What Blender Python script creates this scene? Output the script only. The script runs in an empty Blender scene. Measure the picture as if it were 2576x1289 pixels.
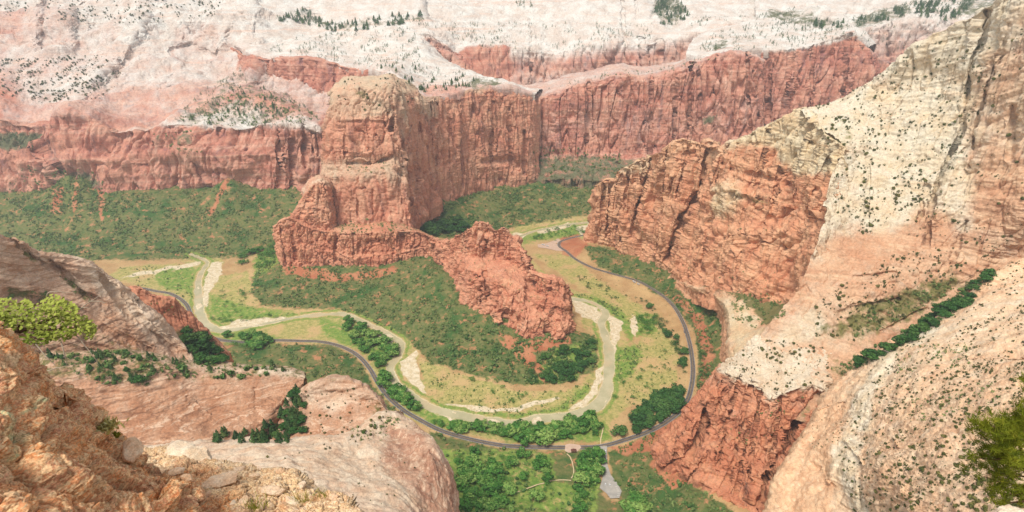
import bpy, bmesh, math, random
import numpy as np
from mathutils import Vector, Matrix

random.seed(7); RNG = np.random.default_rng(7)
SC = bpy.context.scene
COL = SC.collection
R = math.radians

# ------------------------------------------------------------------ camera
CAMZ, PITCH, F, CX, CY = 650.0, R(24.15), 1410.0, 1288.0, 644.5
cp, sp_ = math.cos(PITCH), math.sin(PITCH)
cam_d = bpy.data.cameras.new('camera'); cam = bpy.data.objects.new('camera', cam_d); COL.objects.link(cam)
cam.location = (0, 0, CAMZ); cam.rotation_euler = (math.pi/2-PITCH, 0, 0)
cam_d.sensor_width = 36; cam_d.lens = 36*F/2576; cam_d.clip_start = 0.1; cam_d.clip_end = 20000
SC.camera = cam

def ray(px, py):
    a = (px-CX)/F; b = -(py-CY)/F
    return np.array([a, cp + b*sp_, -sp_ + b*cp])
def PY(px, py, y):            # world point seen there at forward distance y
    d = ray(px, py); return np.array([0, 0, CAMZ]) + d*(y/d[1])
def PZ(px, py, z=0.0):        # world point seen there at height z
    d = ray(px, py); return np.array([0, 0, CAMZ]) + d*((z-CAMZ)/d[2])
def proj(p):
    x, y, z = p[:, 0], p[:, 1], p[:, 2]-CAMZ
    dep = y*cp - z*sp_; up = y*sp_ + z*cp
    dep = np.where(dep < .01, .01, dep)
    return CX + F*x/dep, CY - F*up/dep

# ------------------------------------------------------------------ noise
_pr = np.random.default_rng(11)
PERM = np.concatenate([_pr.permutation(256)]*3).astype(np.int32)
GR = _pr.normal(size=(256, 3)).astype(np.float32); GR /= np.linalg.norm(GR, axis=1, keepdims=True)
def perlin(p):
    p = p.astype(np.float32)
    i = np.floor(p); f = p - i; i = i.astype(np.int32) & 255
    u = f*f*f*(f*(f*6-15)+10)
    out = np.zeros(len(p), np.float32)
    for dx in (0, 1):
        a = PERM[i[:, 0]+dx]; fx = f[:, 0]-dx; wx = u[:, 0] if dx else 1-u[:, 0]
        for dy in (0, 1):
            b = PERM[a + ((i[:, 1]+dy) & 255)]; fy = f[:, 1]-dy; wy = wx*(u[:, 1] if dy else 1-u[:, 1])
            for dz in (0, 1):
                g = GR[PERM[b + ((i[:, 2]+dz) & 255)]]
                wz = u[:, 2] if dz else 1-u[:, 2]
                out += (g[:, 0]*fx + g[:, 1]*fy + g[:, 2]*(f[:, 2]-dz))*wy*wz
    return out*1.6
def fbm(p, s, octv=4, gain=.5, seed=0.0):
    q = p/np.array(s, float) + seed*13.7
    r = np.zeros(len(p), np.float32); a = 1.0
    for k in range(octv):
        r += a*perlin(q); q = q*2.03 + 5.1; a *= gain
    return r
def terr(n, k, sharp=.25):    # quantise a noise into plates with steep edges
    t = n*k; b = np.floor(t); f = t-b
    e = np.clip((f-(1-sharp))/sharp, 0, 1); e = e*e*(3-2*e)
    return (b+e)/k

RU = _pr.random((256, 4)).astype(np.float32)
def worley(p, seed=0):
    """cell noise: distance gap to the cell border, per-cell random value and tilt"""
    p = (p + seed*7.31).astype(np.float32); i = np.floor(p).astype(np.int32); f = p - i
    F1 = np.full(len(p), 9., np.float32); F2 = F1.copy(); ID = np.zeros(len(p), np.int32); Vv = np.zeros((len(p), 3), np.float32)
    for dx in (-1, 0, 1):
        a = PERM[(i[:, 0]+dx) & 255]
        for dy in (-1, 0, 1):
            b = PERM[a + ((i[:, 1]+dy) & 255)]
            for dz in (-1, 0, 1):
                h = PERM[b + ((i[:, 2]+dz) & 255)]
                v = f - np.array([dx, dy, dz], np.float32) - RU[h, :3]
                d = np.sqrt((v*v).sum(1)); m = d < F1
                F2 = np.where(m, F1, np.minimum(F2, d)); F1 = np.where(m, d, F1)
                ID = np.where(m, h, ID); Vv[m] = v[m]
    return F2-F1, RU[ID, 3], (GR[ID]*Vv).sum(1)
def facets(P, s, amp, crack, seed, warp=.25):
    q = P/np.array(s, float)
    q = q + warp*np.stack([fbm(P, np.array(s)*1.3, 2, seed=seed+k) for k in range(3)], -1)
    e, u, t = worley(q, seed)
    return amp*(1.6*(u-.5) + 1.5*t) - crack*np.clip(1-e/.16, 0, 1)

# ------------------------------------------------------------------ meshes
def mesh_np(name, verts, faces, mat=None, smooth=True, attrs=None, mat_idx=None):
    verts = np.asarray(verts, np.float32); faces = np.asarray(faces, np.int32)
    k = faces.shape[1]
    me = bpy.data.meshes.new(name)
    me.vertices.add(len(verts)); me.vertices.foreach_set('co', verts.ravel())
    me.loops.add(faces.size); me.loops.foreach_set('vertex_index', faces.ravel())
    me.polygons.add(len(faces))
    me.polygons.foreach_set('loop_start', np.arange(0, faces.size, k, dtype=np.int32))
    me.polygons.foreach_set('use_smooth', np.full(len(faces), smooth))
    for m in (mat if isinstance(mat, (list, tuple)) else [mat]):
        if m: me.materials.append(m)
    if mat_idx is not None: me.polygons.foreach_set('material_index', np.asarray(mat_idx, np.int32))
    for an, av in (attrs or {}).items():
        av = np.asarray(av, np.float32)
        if av.ndim == 2:
            a = me.attributes.new(an, 'FLOAT_COLOR', 'POINT'); a.data.foreach_set('color', av.ravel())
        else:
            a = me.attributes.new(an, 'FLOAT', 'POINT'); a.data.foreach_set('value', av)
    me.update(calc_edges=True); me.validate()
    return me
def link(name, me, parent=None):
    o = bpy.data.objects.new(name, me); COL.objects.link(o)
    if parent: o.parent = parent
    return o
def tag(o, label=None, cat=None, group=None, kind=None):
    if label: o['label'] = label
    if cat: o['category'] = cat
    if group: o['group'] = group
    if kind: o['kind'] = kind
    return o
def grid_faces(nv, nu):
    i = np.arange(nv*nu).reshape(nv, nu)
    return np.stack([i[:-1, :-1], i[:-1, 1:], i[1:, 1:], i[1:, :-1]], -1).reshape(-1, 4)

def interp_axis(A, n, lin, t=None):
    """A: (K, ..., C) control values -> (n, ..., C) along axis 0, spaced by mean chord"""
    K = A.shape[0]
    d = np.linalg.norm(np.diff(A[..., :3], axis=0), axis=-1)
    d = d.reshape(K-1, -1).mean(1) + 1e-6
    s = np.concatenate([[0], np.cumsum(d)]) if t is None else np.asarray(t, float)
    x = np.linspace(0, s[-1], n)
    i = np.clip(np.searchsorted(s, x, side='right')-1, 0, K-2)
    f = (x - s[i])/(s[i+1]-s[i]); sh = (n,)+(1,)*(A.ndim-1); f = f.reshape(sh)
    L = A[i]*(1-f) + A[i+1]*f
    if lin >= 1: return L
    p0 = A[np.clip(i-1, 0, K-1)]; p3 = A[np.clip(i+2, 0, K-1)]; p1, p2 = A[i], A[i+1]
    h = (s[i+1]-s[i]).reshape(sh)
    h0 = (s[i]-s[np.clip(i-1, 0, K-1)]).reshape(sh); h2 = (s[np.clip(i+2, 0, K-1)]-s[i+1]).reshape(sh)
    m1 = (p2-p0)/(h+h0)*h; m2 = (p3-p1)/(h+h2)*h
    f2, f3 = f*f, f*f*f
    Cc = (2*f3-3*f2+1)*p1 + (f3-2*f2+f)*m1 + (-2*f3+3*f2)*p2 + (f3-f2)*m2
    return Cc*(1-lin) + L*lin

def seg_dist(px, py, pl):
    d = np.full(len(px), 1e9)
    for (x0, y0), (x1, y1) in zip(pl[:-1], pl[1:]):
        vx, vy = x1-x0, y1-y0
        t = np.clip(((px-x0)*vx+(py-y0)*vy)/(vx*vx+vy*vy+1e-9), 0, 1)
        d = np.minimum(d, np.hypot(px-x0-t*vx, py-y0-t*vy))
    return d
def inside(px, py, poly):
    c = np.zeros(len(px), bool); n = len(poly)
    for k in range(n):
        x0, y0 = poly[k]; x1, y1 = poly[(k+1) % n]
        if y0 == y1: continue
        c ^= ((y0 > py) != (y1 > py)) & (px < (x1-x0)*(py-y0)/(y1-y0)+x0)
    return c
def soft(px, py, poly, feather):
    d = seg_dist(px, py, list(poly)+[poly[0]])
    d = np.where(inside(px, py, poly), d, -d)
    t = np.clip(d/feather*.5+.5, 0, 1)
    return t*t*(3-2*t)

def between(ra, rb, a, b, w=None, g=None):
    """a row between two rows: fraction a across the picture, b in depth"""
    pts = [(p[0]+(q[0]-p[0])*a, p[1]+(q[1]-p[1])*a, p[2]+(q[2]-p[2])*b) for p, q in zip(ra[2], rb[2])]
    return (ra[0]+(rb[0]-ra[0])*a if w is None else w, ra[1]+(rb[1]-ra[1])*a if g is None else g, pts)

def patch(name, rows, nu, nv, mat, N, back=None, down=None, lin=(0.0, .5), sculpt=(), paint=(), label='', wz=None, backw=None):
    """rows: [(whiteness, soil, [(px,py,y) ...]) ...] from the skyline down to the foot."""
    K = []
    for (w, g, pts) in rows:
        K.append([list(PY(p[0], p[1], p[2])) + [p[3] if len(p) > 3 else w, g] for p in pts])
    K = np.array(K)
    if back:                                   # the far side of the rock, falling away behind its skyline
        top = K[0]
        for (dy, dz) in back:
            r = top.copy(); h = np.hypot(r[:, 0], r[:, 1])
            r[:, 0] += r[:, 0]/h*dy; r[:, 1] += r[:, 1]/h*dy; r[:, 2] += dz
            if backw is not None: r[:, 3] = backw
            K = np.concatenate([r[None], K])
    if down:
        r = K[-1].copy(); h = np.hypot(r[:, 0], r[:, 1])
        r[:, 0] -= r[:, 0]/h*down[0]; r[:, 1] -= r[:, 1]/h*down[0]; r[:, 2] += down[1]
        K = np.concatenate([K, r[None]])
    dd = np.linalg.norm(np.diff(K[..., :3], axis=0), axis=-1).mean(1) + 1e-6
    nb = len(back) if back else 0
    dd[:nb] *= .25
    if down: dd[-1] *= .3
    G = interp_axis(K, nv, lin[1], np.concatenate([[0], np.cumsum(dd)]))
    G = np.swapaxes(interp_axis(np.swapaxes(G, 0, 1), nu, lin[0]), 0, 1)
    X = G[..., :3].copy()
    def normals(X):
        du = np.gradient(X, axis=1); dv = np.gradient(X, axis=0)
        n = np.cross(du, dv); n /= np.linalg.norm(n, axis=-1, keepdims=True)+1e-9
        return n
    n = normals(X)
    mid = np.array([0, 0, CAMZ]) - X
    flip = (np.sum(n*mid, -1)[nv//4:]).mean() < 0
    if flip: n = -n
    P = X.reshape(-1, 3); n = n.reshape(-1, 3)
    px, py = proj(P)
    if sculpt:
        h = np.hypot(P[:, 0], P[:, 1]); off = np.zeros(len(P))
        jx = px + 3*fbm(P, 40, 2, seed=3); jy = py + 3*fbm(P, 40, 2, seed=4)
        if h.mean() < 50: jx, jy = px, py
        for (pl, wd, amt) in sculpt:
            off += amt*np.exp(-(seg_dist(jx, jy, pl)/wd)**2)
        P = P.copy(); P[:, 0] -= P[:, 0]/h*off; P[:, 1] -= P[:, 1]/h*off
        n = normals(P.reshape(nv, nu, 3)).reshape(-1, 3)
        if flip: n = -n
    steep = np.clip(1-np.abs(n[:, 2]), 0, 1)**.5
    sc = N.get('s', 1.0)
    d = np.zeros(len(P), np.float32)
    sd = N.get('seed', 1)
    if N.get('big'): d += N['big'][1]*fbm(P, N['big'][0], 3, seed=sd)
    if N.get('col'):
        s, a = N['col']
        c1 = fbm(P, (s, s, s*6), 3, seed=sd+1)
        c2 = fbm(P, (s*.33, s*.33, s*1.6), 2, seed=sd+2)
        d += steep*(a*terr(c1, 3.0, .2) + a*.35*terr(c2, 2.5, .25))
        d -= steep*a*1.5*np.clip(1-np.abs(fbm(P, (s*.8, s*.8, s*7), 2, seed=sd+8))*12, 0, 1)     # joints
    if N.get('bed'):
        s, a = N['bed']
        Q = P.copy(); Q[:, 2] += s*.5*fbm(P, s*9, 2, seed=sd+3)
        b1 = fbm(Q, (s*40, s*40, s), 3, seed=sd+4)
        d += (.3+.7*steep)*a*terr(b1, 3.0, .3)
    if N.get('xbed'):                         # dipping cross-beds of slickrock: (spacing, amount, dip vector)
        s, a, dv = N['xbed']
        dv = np.array(dv, float); dv /= np.linalg.norm(dv)
        t = P@dv/s + 1.6*fbm(P, s*14, 2, seed=sd+5)
        Q = np.stack([t, P[:, 0]/(s*40), P[:, 1]/(s*40)], -1)
        x1 = fbm(Q, 1.0, 3, seed=sd+6)
        d += a*terr(x1, 2.5, .5)
    if N.get('fine'): d += N['fine'][1]*fbm(P, N['fine'][0], 4, .55, seed=sd+7)
    for (cs, ca, ck) in N.get('cell', ()): d += facets(P, cs, ca, ck, sd+11)*(np.clip(steep*1.7-.45, .15, 1) if cs[0] > 3 else 1)
    if N.get('pit'): d -= N['pit'][1]*np.clip(fbm(P, N['pit'][0], 3, seed=sd+10)-.25, 0, 1)*1.6
    if N.get('block'):                        # broken rubbly blocks
        s, a = N['block']
        d += a*terr(fbm(P, (s, s, s*.7), 2, seed=sd+9), 3, .3)
    P = P + n*d[:, None]
    w = G[..., 3].reshape(-1); g = G[..., 4].reshape(-1)
    if wz: w = np.clip((P[:, 2]+wz[2]*fbm(P, wz[3] if len(wz) > 3 else 90, 3, seed=sd+20)-wz[0])/(wz[1]-wz[0]), 0, 1)
    jx = px + 5*fbm(P, 30, 3, seed=30); jy = py + 5*fbm(P, 30, 3, seed=31)
    for (ch, poly, val, fe) in paint:
        m = soft(jx, jy, poly, fe)
        if ch == 'w': w = w*(1-m) + val*m
        else: g = g*(1-m) + val*m
    f = grid_faces(nv, nu)
    if not flip: pass
    else: f = f[:, ::-1]
    o = link(name, mesh_np(name, P, f, mat, True, {'w': w, 'g': g}))
    tag(o, label, 'rock', kind='structure')
    return o

# ------------------------------------------------------------------ materials
def srgb(r, g, b):
    f = lambda c: ((c/255+.055)/1.055)**2.4 if c/255 > .04045 else c/255/12.92
    return (f(r), f(g), f(b), 1)
class NT:
    def __init__(s, name, rough=.9, spec=.15):
        s.m = bpy.data.materials.new(name); s.m.use_nodes = True
        s.t = s.m.node_tree; s.t.nodes.clear()
        s.out = s.n('ShaderNodeOutputMaterial'); s.b = s.n('ShaderNodeBsdfPrincipled')
        s.l(s.b.outputs[0], s.out.inputs[0])
        s.b.inputs['Roughness'].default_value = rough
        s.b.inputs['Specular IOR Level'].default_value = spec
    def n(s, t): return s.t.nodes.new(t)
    def l(s, a, b): s.t.links.new(a, b)
    def pos(s, scale):
        if not hasattr(s, 'g'): s.g = s.n('ShaderNodeNewGeometry')
        m = s.n('ShaderNodeVectorMath'); m.operation = 'MULTIPLY'
        s.l(s.g.outputs['Position'], m.inputs[0]); m.inputs[1].default_value = scale
        return m.outputs[0]
    def noise(s, scale, detail=4, rough=.55, dist=0.0):
        k = scale if isinstance(scale, tuple) else (scale,)*3
        x = s.n('ShaderNodeTexNoise'); x.inputs['Scale'].default_value = 1; x.inputs['Detail'].default_value = detail
        x.inputs['Roughness'].default_value = rough; x.inputs['Distortion'].default_value = dist
        s.l(s.pos(k), x.inputs['Vector']); return x.outputs['Fac']
    def ramp(s, v, a, b, lo=0.0, hi=1.0):
        x = s.n('ShaderNodeMapRange'); x.interpolation_type = 'SMOOTHSTEP'
        s.l(v, x.inputs[0])
        for k, q in zip((1, 2, 3, 4), (a, b, lo, hi)): x.inputs[k].default_value = q
        return x.outputs[0]
    def attr(s, name, out='Fac'):
        x = s.n('ShaderNodeAttribute'); x.attribute_name = name; return x.outputs[out]
    def math(s, op, a, b):
        x = s.n('ShaderNodeMath'); x.operation = op
        for k, v in ((0, a), (1, b)):
            if isinstance(v, (int, float)): x.inputs[k].default_value = v
            else: s.l(v, x.inputs[k])
        return x.outputs[0]
    def mix(s, a, b, f):
        x = s.n('ShaderNodeMix'); x.data_type = 'RGBA'; x.clamp_factor = True
        for k, v in ((6, a), (7, b)):
            if isinstance(v, tuple): x.inputs[k].default_value = v
            else: s.l(v, x.inputs[k])
        if isinstance(f, (int, float)): x.inputs[0].default_value = f
        else: s.l(f, x.inputs[0])
        return x.outputs[2]
    def bump(s, h, dist, strength=.6):
        x = s.n('ShaderNodeBump'); x.inputs['Distance'].default_value = dist; x.inputs['Strength'].default_value = strength
        s.l(h, x.inputs['Height']); s.l(x.outputs[0], s.b.inputs['Normal'])
    def done(s, c):
        if isinstance(c, tuple): s.b.inputs['Base Color'].default_value = c
        else: s.l(c, s.b.inputs['Base Color'])
        return s.m

def rock_mat(name, redA, redB, dark, pale, wA, wB, soil, k=1.0, streak=.6, bed=.5, xdip=None, bumpd=2.0, wn=1.5, speck=.3, stz=.0035, finec=.17, chips=0):
    """k: feature scale (1 = a cliff a kilometre away)."""
    T = NT(name)
    patchy = T.ramp(T.noise(.012*k, 4, .6), .35, .65)
    c = T.mix(redA, redB, patchy)
    st = T.noise((.045*k, .045*k, stz*k), 5, .65, .3)
    c = T.mix(c, dark, T.math('MULTIPLY', T.ramp(st, .52, .70), streak))
    c = T.mix(c, pale, T.math('MULTIPLY', T.ramp(st, .46, .30), streak*.7))
    c = T.mix(c, pale, T.math('MULTIPLY', T.ramp(T.noise((.02*k, .02*k, .03*k), 6, .7), .52, .70), .45))
    bz = (.003*k, .003*k, .10*k) if xdip is None else xdip
    bd = T.noise(bz, 5, .6, .8)
    c = T.mix(c, pale, T.math('MULTIPLY', T.ramp(bd, .53, .64), bed))
    c = T.mix(c, dark, T.math('MULTIPLY', T.ramp(bd, .47, .36), bed*.7))
    fine = T.noise(.22*k, 6, .65)
    wc = T.mix(wA, wB, T.ramp(T.noise(.02*k, 5, .6), .35, .68))
    wc = T.mix(wc, pale, T.math('MULTIPLY', T.ramp(bd, .55, .68), .45))
    wc = T.mix(wc, dark, T.math('MULTIPLY', T.ramp(st, .58, .74), streak*.35))
    wf = T.math('ADD', T.attr('w'), T.math('MULTIPLY', T.math('SUBTRACT', T.noise(.022*k, 7, .68), .5), wn))
    wf = T.math('ADD', wf, T.math('MULTIPLY', T.math('SUBTRACT', st, .5), .5))
    c = T.mix(c, wc, T.ramp(wf, .0, 1.0))
    gf = T.math('ADD', T.attr('g'), T.math('MULTIPLY', T.math('SUBTRACT', T.noise(.05*k, 5, .65), .5), 1.1))
    c = T.mix(c, soil, T.ramp(gf, .35, .65))
    c = T.mix(c, T.mix(c, (.02, .012, .008, 1), .6), T.math('MULTIPLY', T.ramp(fine, .60, .80), speck))
    if chips:                                 # grit and loose chips of differing tone
        for cs in (chips, chips*3.3):
            vn = T.n('ShaderNodeTexVoronoi'); vn.inputs['Scale'].default_value = 1; T.l(T.pos((cs, cs, cs*1.5)), vn.inputs['Vector'])
            sc_ = T.n('ShaderNodeSeparateColor'); T.l(vn.outputs['Color'], sc_.inputs[0])
            c = T.mix(c, pale, T.math('MULTIPLY', T.ramp(sc_.outputs[0], .72, .80), .55))
            c = T.mix(c, dark, T.math('MULTIPLY', T.ramp(sc_.outputs[1], .70, .78), .45))
            c = T.mix(c, wB, T.math('MULTIPLY', T.ramp(sc_.outputs[2], .86, .90), .7))
    hl = T.n('ShaderNodeHueSaturation'); hl.inputs['Saturation'].default_value = 1; T.l(c, hl.inputs['Color'])
    T.l(T.ramp(fine, .3, .7, 1-finec, 1+finec), hl.inputs['Value'])
    h = T.math('ADD', T.math('MULTIPLY', fine, .6), T.math('MULTIPLY', bd, 1.0))
    h = T.math('ADD', h, T.math('MULTIPLY', st, .5))
    T.bump(h, bumpd, .7)
    return T.done(hl.outputs[0])

SOIL = srgb(122, 112, 72)
M_far = rock_mat('far_rock', srgb(206, 148, 124), srgb(192, 126, 106), srgb(138, 90, 90), srgb(224, 184, 162),
                 srgb(224, 219, 212), srgb(210, 194, 182), srgb(112, 112, 84), k=.8, streak=.8, bed=.38, bumpd=5.5, wn=.9)
M_bluff = rock_mat('bluff_rock', srgb(206, 144, 112), srgb(192, 124, 94), srgb(128, 76, 60), srgb(210, 154, 116),
                 srgb(222, 208, 186), srgb(208, 184, 156), SOIL, k=1.8, streak=.7, bed=.5, bumpd=2.2)
M_stone = rock_mat('loose_stone', srgb(224, 180, 140), srgb(208, 164, 130), srgb(160, 116, 86), srgb(238, 214, 182),
                 srgb(236, 222, 200), srgb(220, 198, 170), srgb(190, 180, 140), k=160, streak=.1, bed=.3, xdip=(9., 9., 60.), stz=.04, bumpd=.015, finec=.22)
M_red = rock_mat('red_rock', srgb(212, 152, 122), srgb(200, 132, 104), srgb(134, 82, 66), srgb(222, 174, 138),
                 srgb(222, 204, 180), srgb(206, 178, 148), SOIL, k=1.3, streak=.55, bed=.35, bumpd=2.4)
M_butte = rock_mat('butte_rock', srgb(208, 152, 124), srgb(200, 134, 108), srgb(146, 96, 86), srgb(224, 182, 152),
                   srgb(198, 180, 154), srgb(204, 172, 144), SOIL, k=1.2, streak=.85, bed=.2, bumpd=3)
M_ridge = rock_mat('ridge_rock', srgb(220, 168, 132), srgb(210, 148, 114), srgb(146, 94, 76), srgb(222, 178, 140),
                   srgb(220, 204, 174), srgb(212, 186, 148), srgb(120, 114, 72), k=1.5, streak=.6, bed=.35, bumpd=2.4)
M_cream = rock_mat('cream_slickrock', srgb(208, 168, 136), srgb(198, 150, 118), srgb(150, 104, 82), srgb(222, 192, 160),
                   srgb(216, 206, 186), srgb(212, 193, 164), srgb(120, 116, 72), k=1.5, streak=.45, bed=.45, bumpd=1.6)
M_slab = rock_mat('slickrock', srgb(234, 194, 156), srgb(226, 180, 142), srgb(184, 132, 100), srgb(240, 214, 182),
                  srgb(236, 223, 200), srgb(230, 206, 172), srgb(176, 150, 104), k=3, streak=.3, bed=.5, xdip=(.05, .11, .5), bumpd=.9, speck=.25)
M_apron = rock_mat('swirled_rock', srgb(192, 148, 122), srgb(182, 134, 110), srgb(140, 98, 80), srgb(226, 196, 168),
                  srgb(230, 212, 188), srgb(220, 188, 158), srgb(140, 126, 80), k=4, streak=.2, bed=.85, xdip=(.22, -.10, .42), bumpd=.9, speck=.4)
M_left = rock_mat('crossbedded_rock', srgb(190, 144, 114), srgb(176, 126, 96), srgb(122, 88, 70), srgb(220, 190, 164),
                  srgb(224, 204, 182), srgb(210, 182, 156), srgb(108, 104, 60), k=3, streak=.35, bed=.75, xdip=(.02, .05, .65), bumpd=1.2, speck=.35)
M_near = rock_mat('near_rock', srgb(234, 160, 104), srgb(210, 150, 118), srgb(164, 104, 62), srgb(240, 206, 158),
                  srgb(238, 218, 188), srgb(230, 196, 154), srgb(182, 182, 140), k=160, streak=.3, bed=.2, xdip=(9., 9., 30.), stz=.04, bumpd=.03, finec=.3, chips=14, speck=.65)

# ------------------------------------------------------------------ valley floor
def cr(pts, step):
    P = np.array(pts, float)
    n = max(8, int(np.linalg.norm(np.diff(P[:, :2], axis=0), axis=1).sum()/step))
    Q = np.concatenate([P, np.zeros((len(P), max(0, 3-P.shape[1])))], 1)
    return interp_axis(Q, n, 0.0)
ROAD = [(470,769),(492,815),(532,850),(600,862),(685,858),(750,859),(810,861.5),(860,874),(900,896),(930,929),(950,964),(975,999),(1015,1034),(1060,1061),(1110,1086),(1175,1106),(1250,1121),(1288,1125),(1363,1127.5),(1438,1127),(1508,1125),(1568,1111),(1628,1091),(1678,1064),(1718,1029),(1735,994),(1742,944),(1738,894),(1730,854),(1718,819),(1693,779),(1658,746),(1608,716),(1538,691),(1488,674),(1448,654),(1424,634),(1407,621),(1409,610),(1428,602),(1470,592),(1520,580)]
ROAD0 = [(300,727),(350,726),(395,734),(425,739),(450,751),(470,769)]
ROAD = ROAD0[:-1] + ROAD
RIV1 = [(480,640,10),(520,659,11),(507,685,13),(500,704,15),(499,735,17),(500,759,20),(507,799,24),(530,824,24),(560,832,20),(610,826,12),(680,812,10),(760,797,13),(830,791,16),(870,792,17),(920,814,17),(980,844,16),(1012,869,14),(1000,900,12),(982,924,12),(996,964,18),(1030,994,21),(1090,1029,22),(1175,1049,24),(1250,1062,25),(1288,1065,25),(1363,1054,25),(1438,1044,25),(1498,1022,26),(1523,989,24),(1530,944,24),(1533,894,22),(1523,844,19),(1513,814,18),(1523,789,16),(1503,769,15),(1473,757,16),(1438,752,16),(1390,735,16),(1330,690,14),(1290,640,14),(1280,605,14),(1310,594,14),(1354,580,14),(1424,566,16),(1484,559,16),(1560,545,16)]
PARK = [(1510,1124),(1527,1124),(1527,1150),(1528,1175),(1536,1200),(1552,1222),(1563,1245),(1557,1262),(1536,1262),(1524,1245),(1508,1232),(1516,1205),(1514,1170),(1510,1150)]
road_c = cr([PZ(*p)[:2] for p in ROAD], 3.0)[:, :2]
riv_raw = np.array([list(PZ(p[0], p[1])[:2])+[p[2]] for p in RIV1])
n_ = int(np.linalg.norm(np.diff(riv_raw[:, :2], axis=0), axis=1).sum()/3)
riv_c = interp_axis(riv_raw, n_, 0.0)

# height control: (px, py, z)
HC = [(0,640,5),(150,655,2),(300,662,0),(520,655,0),(640,640,4),(-200,640,5),
      (0,560,38),(150,570,36),(300,570,36),(450,560,38),(600,560,36),(680,540,46),
      (-100,500,80),(0,500,80),(60,525,66),(150,545,58),(250,530,66),(330,530,66),(400,510,76),(480,500,80),(600,490,84),(700,490,84),(780,490,84),
      (700,640,18),(725,672,26),(790,668,30),(850,672,28),(870,688,22),(960,684,26),(1030,664,44),(1090,665,52),(1115,690,56),(1145,750,48),
      (1190,792,40),(1230,812,34),(1265,835,28),(1310,860,24),(1370,862,22),(1430,848,20),(1450,820,14),(1460,790,5),
      (640,700,4),(650,770,1),(740,780,1),(850,780,2),(940,815,2),(1010,850,2),(1080,920,3),(1200,965,3),(1320,975,3),(1440,955,3),(1500,900,1),(1495,840,1),
      (800,720,14),(950,740,18),(1050,760,26),(1100,820,18),(1200,880,14),(1300,915,12),(1400,900,11),
      (560,720,1),(420,690,1),(600,790,0),(450,800,2),(700,900,8),(620,950,12),(850,930,8),
      (1060,560,70),(1110,500,92),(1170,470,90),(1260,462,84),(1340,445,86),(1450,440,82),(1550,440,82),(1700,430,82),
      (1100,545,40),(1120,590,14),(1250,530,34),(1400,520,34),(1250,575,6),(1400,560,2),(1480,545,4),(1500,500,36),
      (1420,640,2),(1480,620,12),(1530,625,16),(1600,650,22),(1650,670,30),(1700,705,40),(1755,735,48),(1790,765,48),(1815,810,48),(1818,860,48),(1800,920,44),(1600,690,12),(1680,740,12),(1740,800,10),(1770,880,14),(1780,950,16),(1750,1030,10),
      (1640,1120,14),(1700,1190,34),(1780,1230,52),(1850,1289,58),(1600,1170,10),(1650,1240,24),(1700,1289,36),
      (1400,1180,5),(1300,1200,12),(1200,1240,24),(1150,1150,14),(1100,1110,6),(1450,1260,8),(1250,1289,34),(1350,1289,24),(1600,1289,14),
      (2000,500,90),(2200,500,90),(1000,1000,2),(1540,1240,2)]
HCP = []
for (px, py, z) in HC: HCP.append(list(PZ(px, py, z)))
for p in ROAD[::2]: HCP.append(list(PZ(p[0], p[1], 1.0)))
for p in RIV1[::2]: HCP.append(list(PZ(p[0], p[1], 0.0)))
HCP += [[-2600, 1400, 30], [-2600, 2200, 90], [2600, 2200, 90], [2600, 1000, 90], [0, 2600, 90], [-1200, 2600, 90], [1200, 2600, 90], [-1200, 600, 60], [1200, 500, 60], [0, 300, 40], [-500, 450, 50], [500, 400, 50]]
HCP = np.array(HCP)
def solve_rbf(C):
    D = np.linalg.norm(C[:, None, :2]-C[None, :, :2], axis=-1)
    A = np.block([[D + np.eye(len(C))*-2.0, np.ones((len(C), 1))], [np.ones((1, len(C))), np.zeros((1, 1))]])
    return np.linalg.solve(A, np.concatenate([C[:, 2], [0]]))
RW = solve_rbf(HCP)
CONES = [((575, 443), 1792), ((172, 438), 1800), ((205, 445), 1790), ((275, 475), 1775), ((700, 470), 1790)]
def base_h(xy):
    z = np.empty(len(xy), np.float32)
    for s in range(0, len(xy), 50000):
        q = xy[s:s+50000]
        D = np.sqrt(((q[:, None, :]-HCP[None, :, :2])**2).sum(-1))
        z[s:s+50000] = D@RW[:-1] + RW[-1]
    z = np.maximum(z, 0)
    for (pp, y) in CONES:
        c = PY(pp[0], pp[1], y)
        z = np.maximum(z, c[2] - .62*np.hypot(xy[:, 0]-c[0], xy[:, 1]-c[1]))
    return z
def near_line(xy, C):
    d = np.full(len(xy), 1e6, np.float32); ix = np.zeros(len(xy), np.int32)
    for s in range(0, len(xy), 20000):
        q = xy[s:s+20000]
        D = (q[:, None, 0]-C[None, :, 0])**2 + (q[:, None, 1]-C[None, :, 1])**2
        ix[s:s+20000] = D.argmin(1); d[s:s+20000] = np.sqrt(D.min(1))
    return d, ix
road_z = base_h(road_c); kk = np.ones(41)/41
road_z = np.convolve(np.pad(road_z, 20, mode='edge'), kk, 'valid') + .3

th = np.concatenate([np.arange(R(57), R(14.9), -.00125), np.radians([14, 12, 9, 6])])
ys = CAMZ/np.tan(th)
us = np.arange(-1.12, 1.121, .00175)
YY, UU = np.meshgrid(ys, us, indexing='ij')
XX = UU*np.sqrt(YY**2*.8+350**2)
FXY = np.stack([XX.ravel(), YY.ravel()], -1)
Z = base_h(FXY)
f3 = np.concatenate([FXY, np.zeros((len(FXY), 1))], 1)
slopey = np.clip(Z/25, 0, 1)
Z = Z + (.4+3.0*slopey)*fbm(f3, 60, 4, seed=40) + .35*fbm(f3, 9, 2, seed=41) - 4.0*slopey*np.clip(1-np.abs(fbm(f3, 70, 3, seed=45))*4, 0, 1)
dr, ir = near_line(FXY, road_c)
t = np.clip((dr-8)/16, 0, 1); t = t*t*(3-2*t); Z = Z*t + (road_z[ir]-.45)*(1-t)
dv, iv = near_line(FXY, riv_c)
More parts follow.
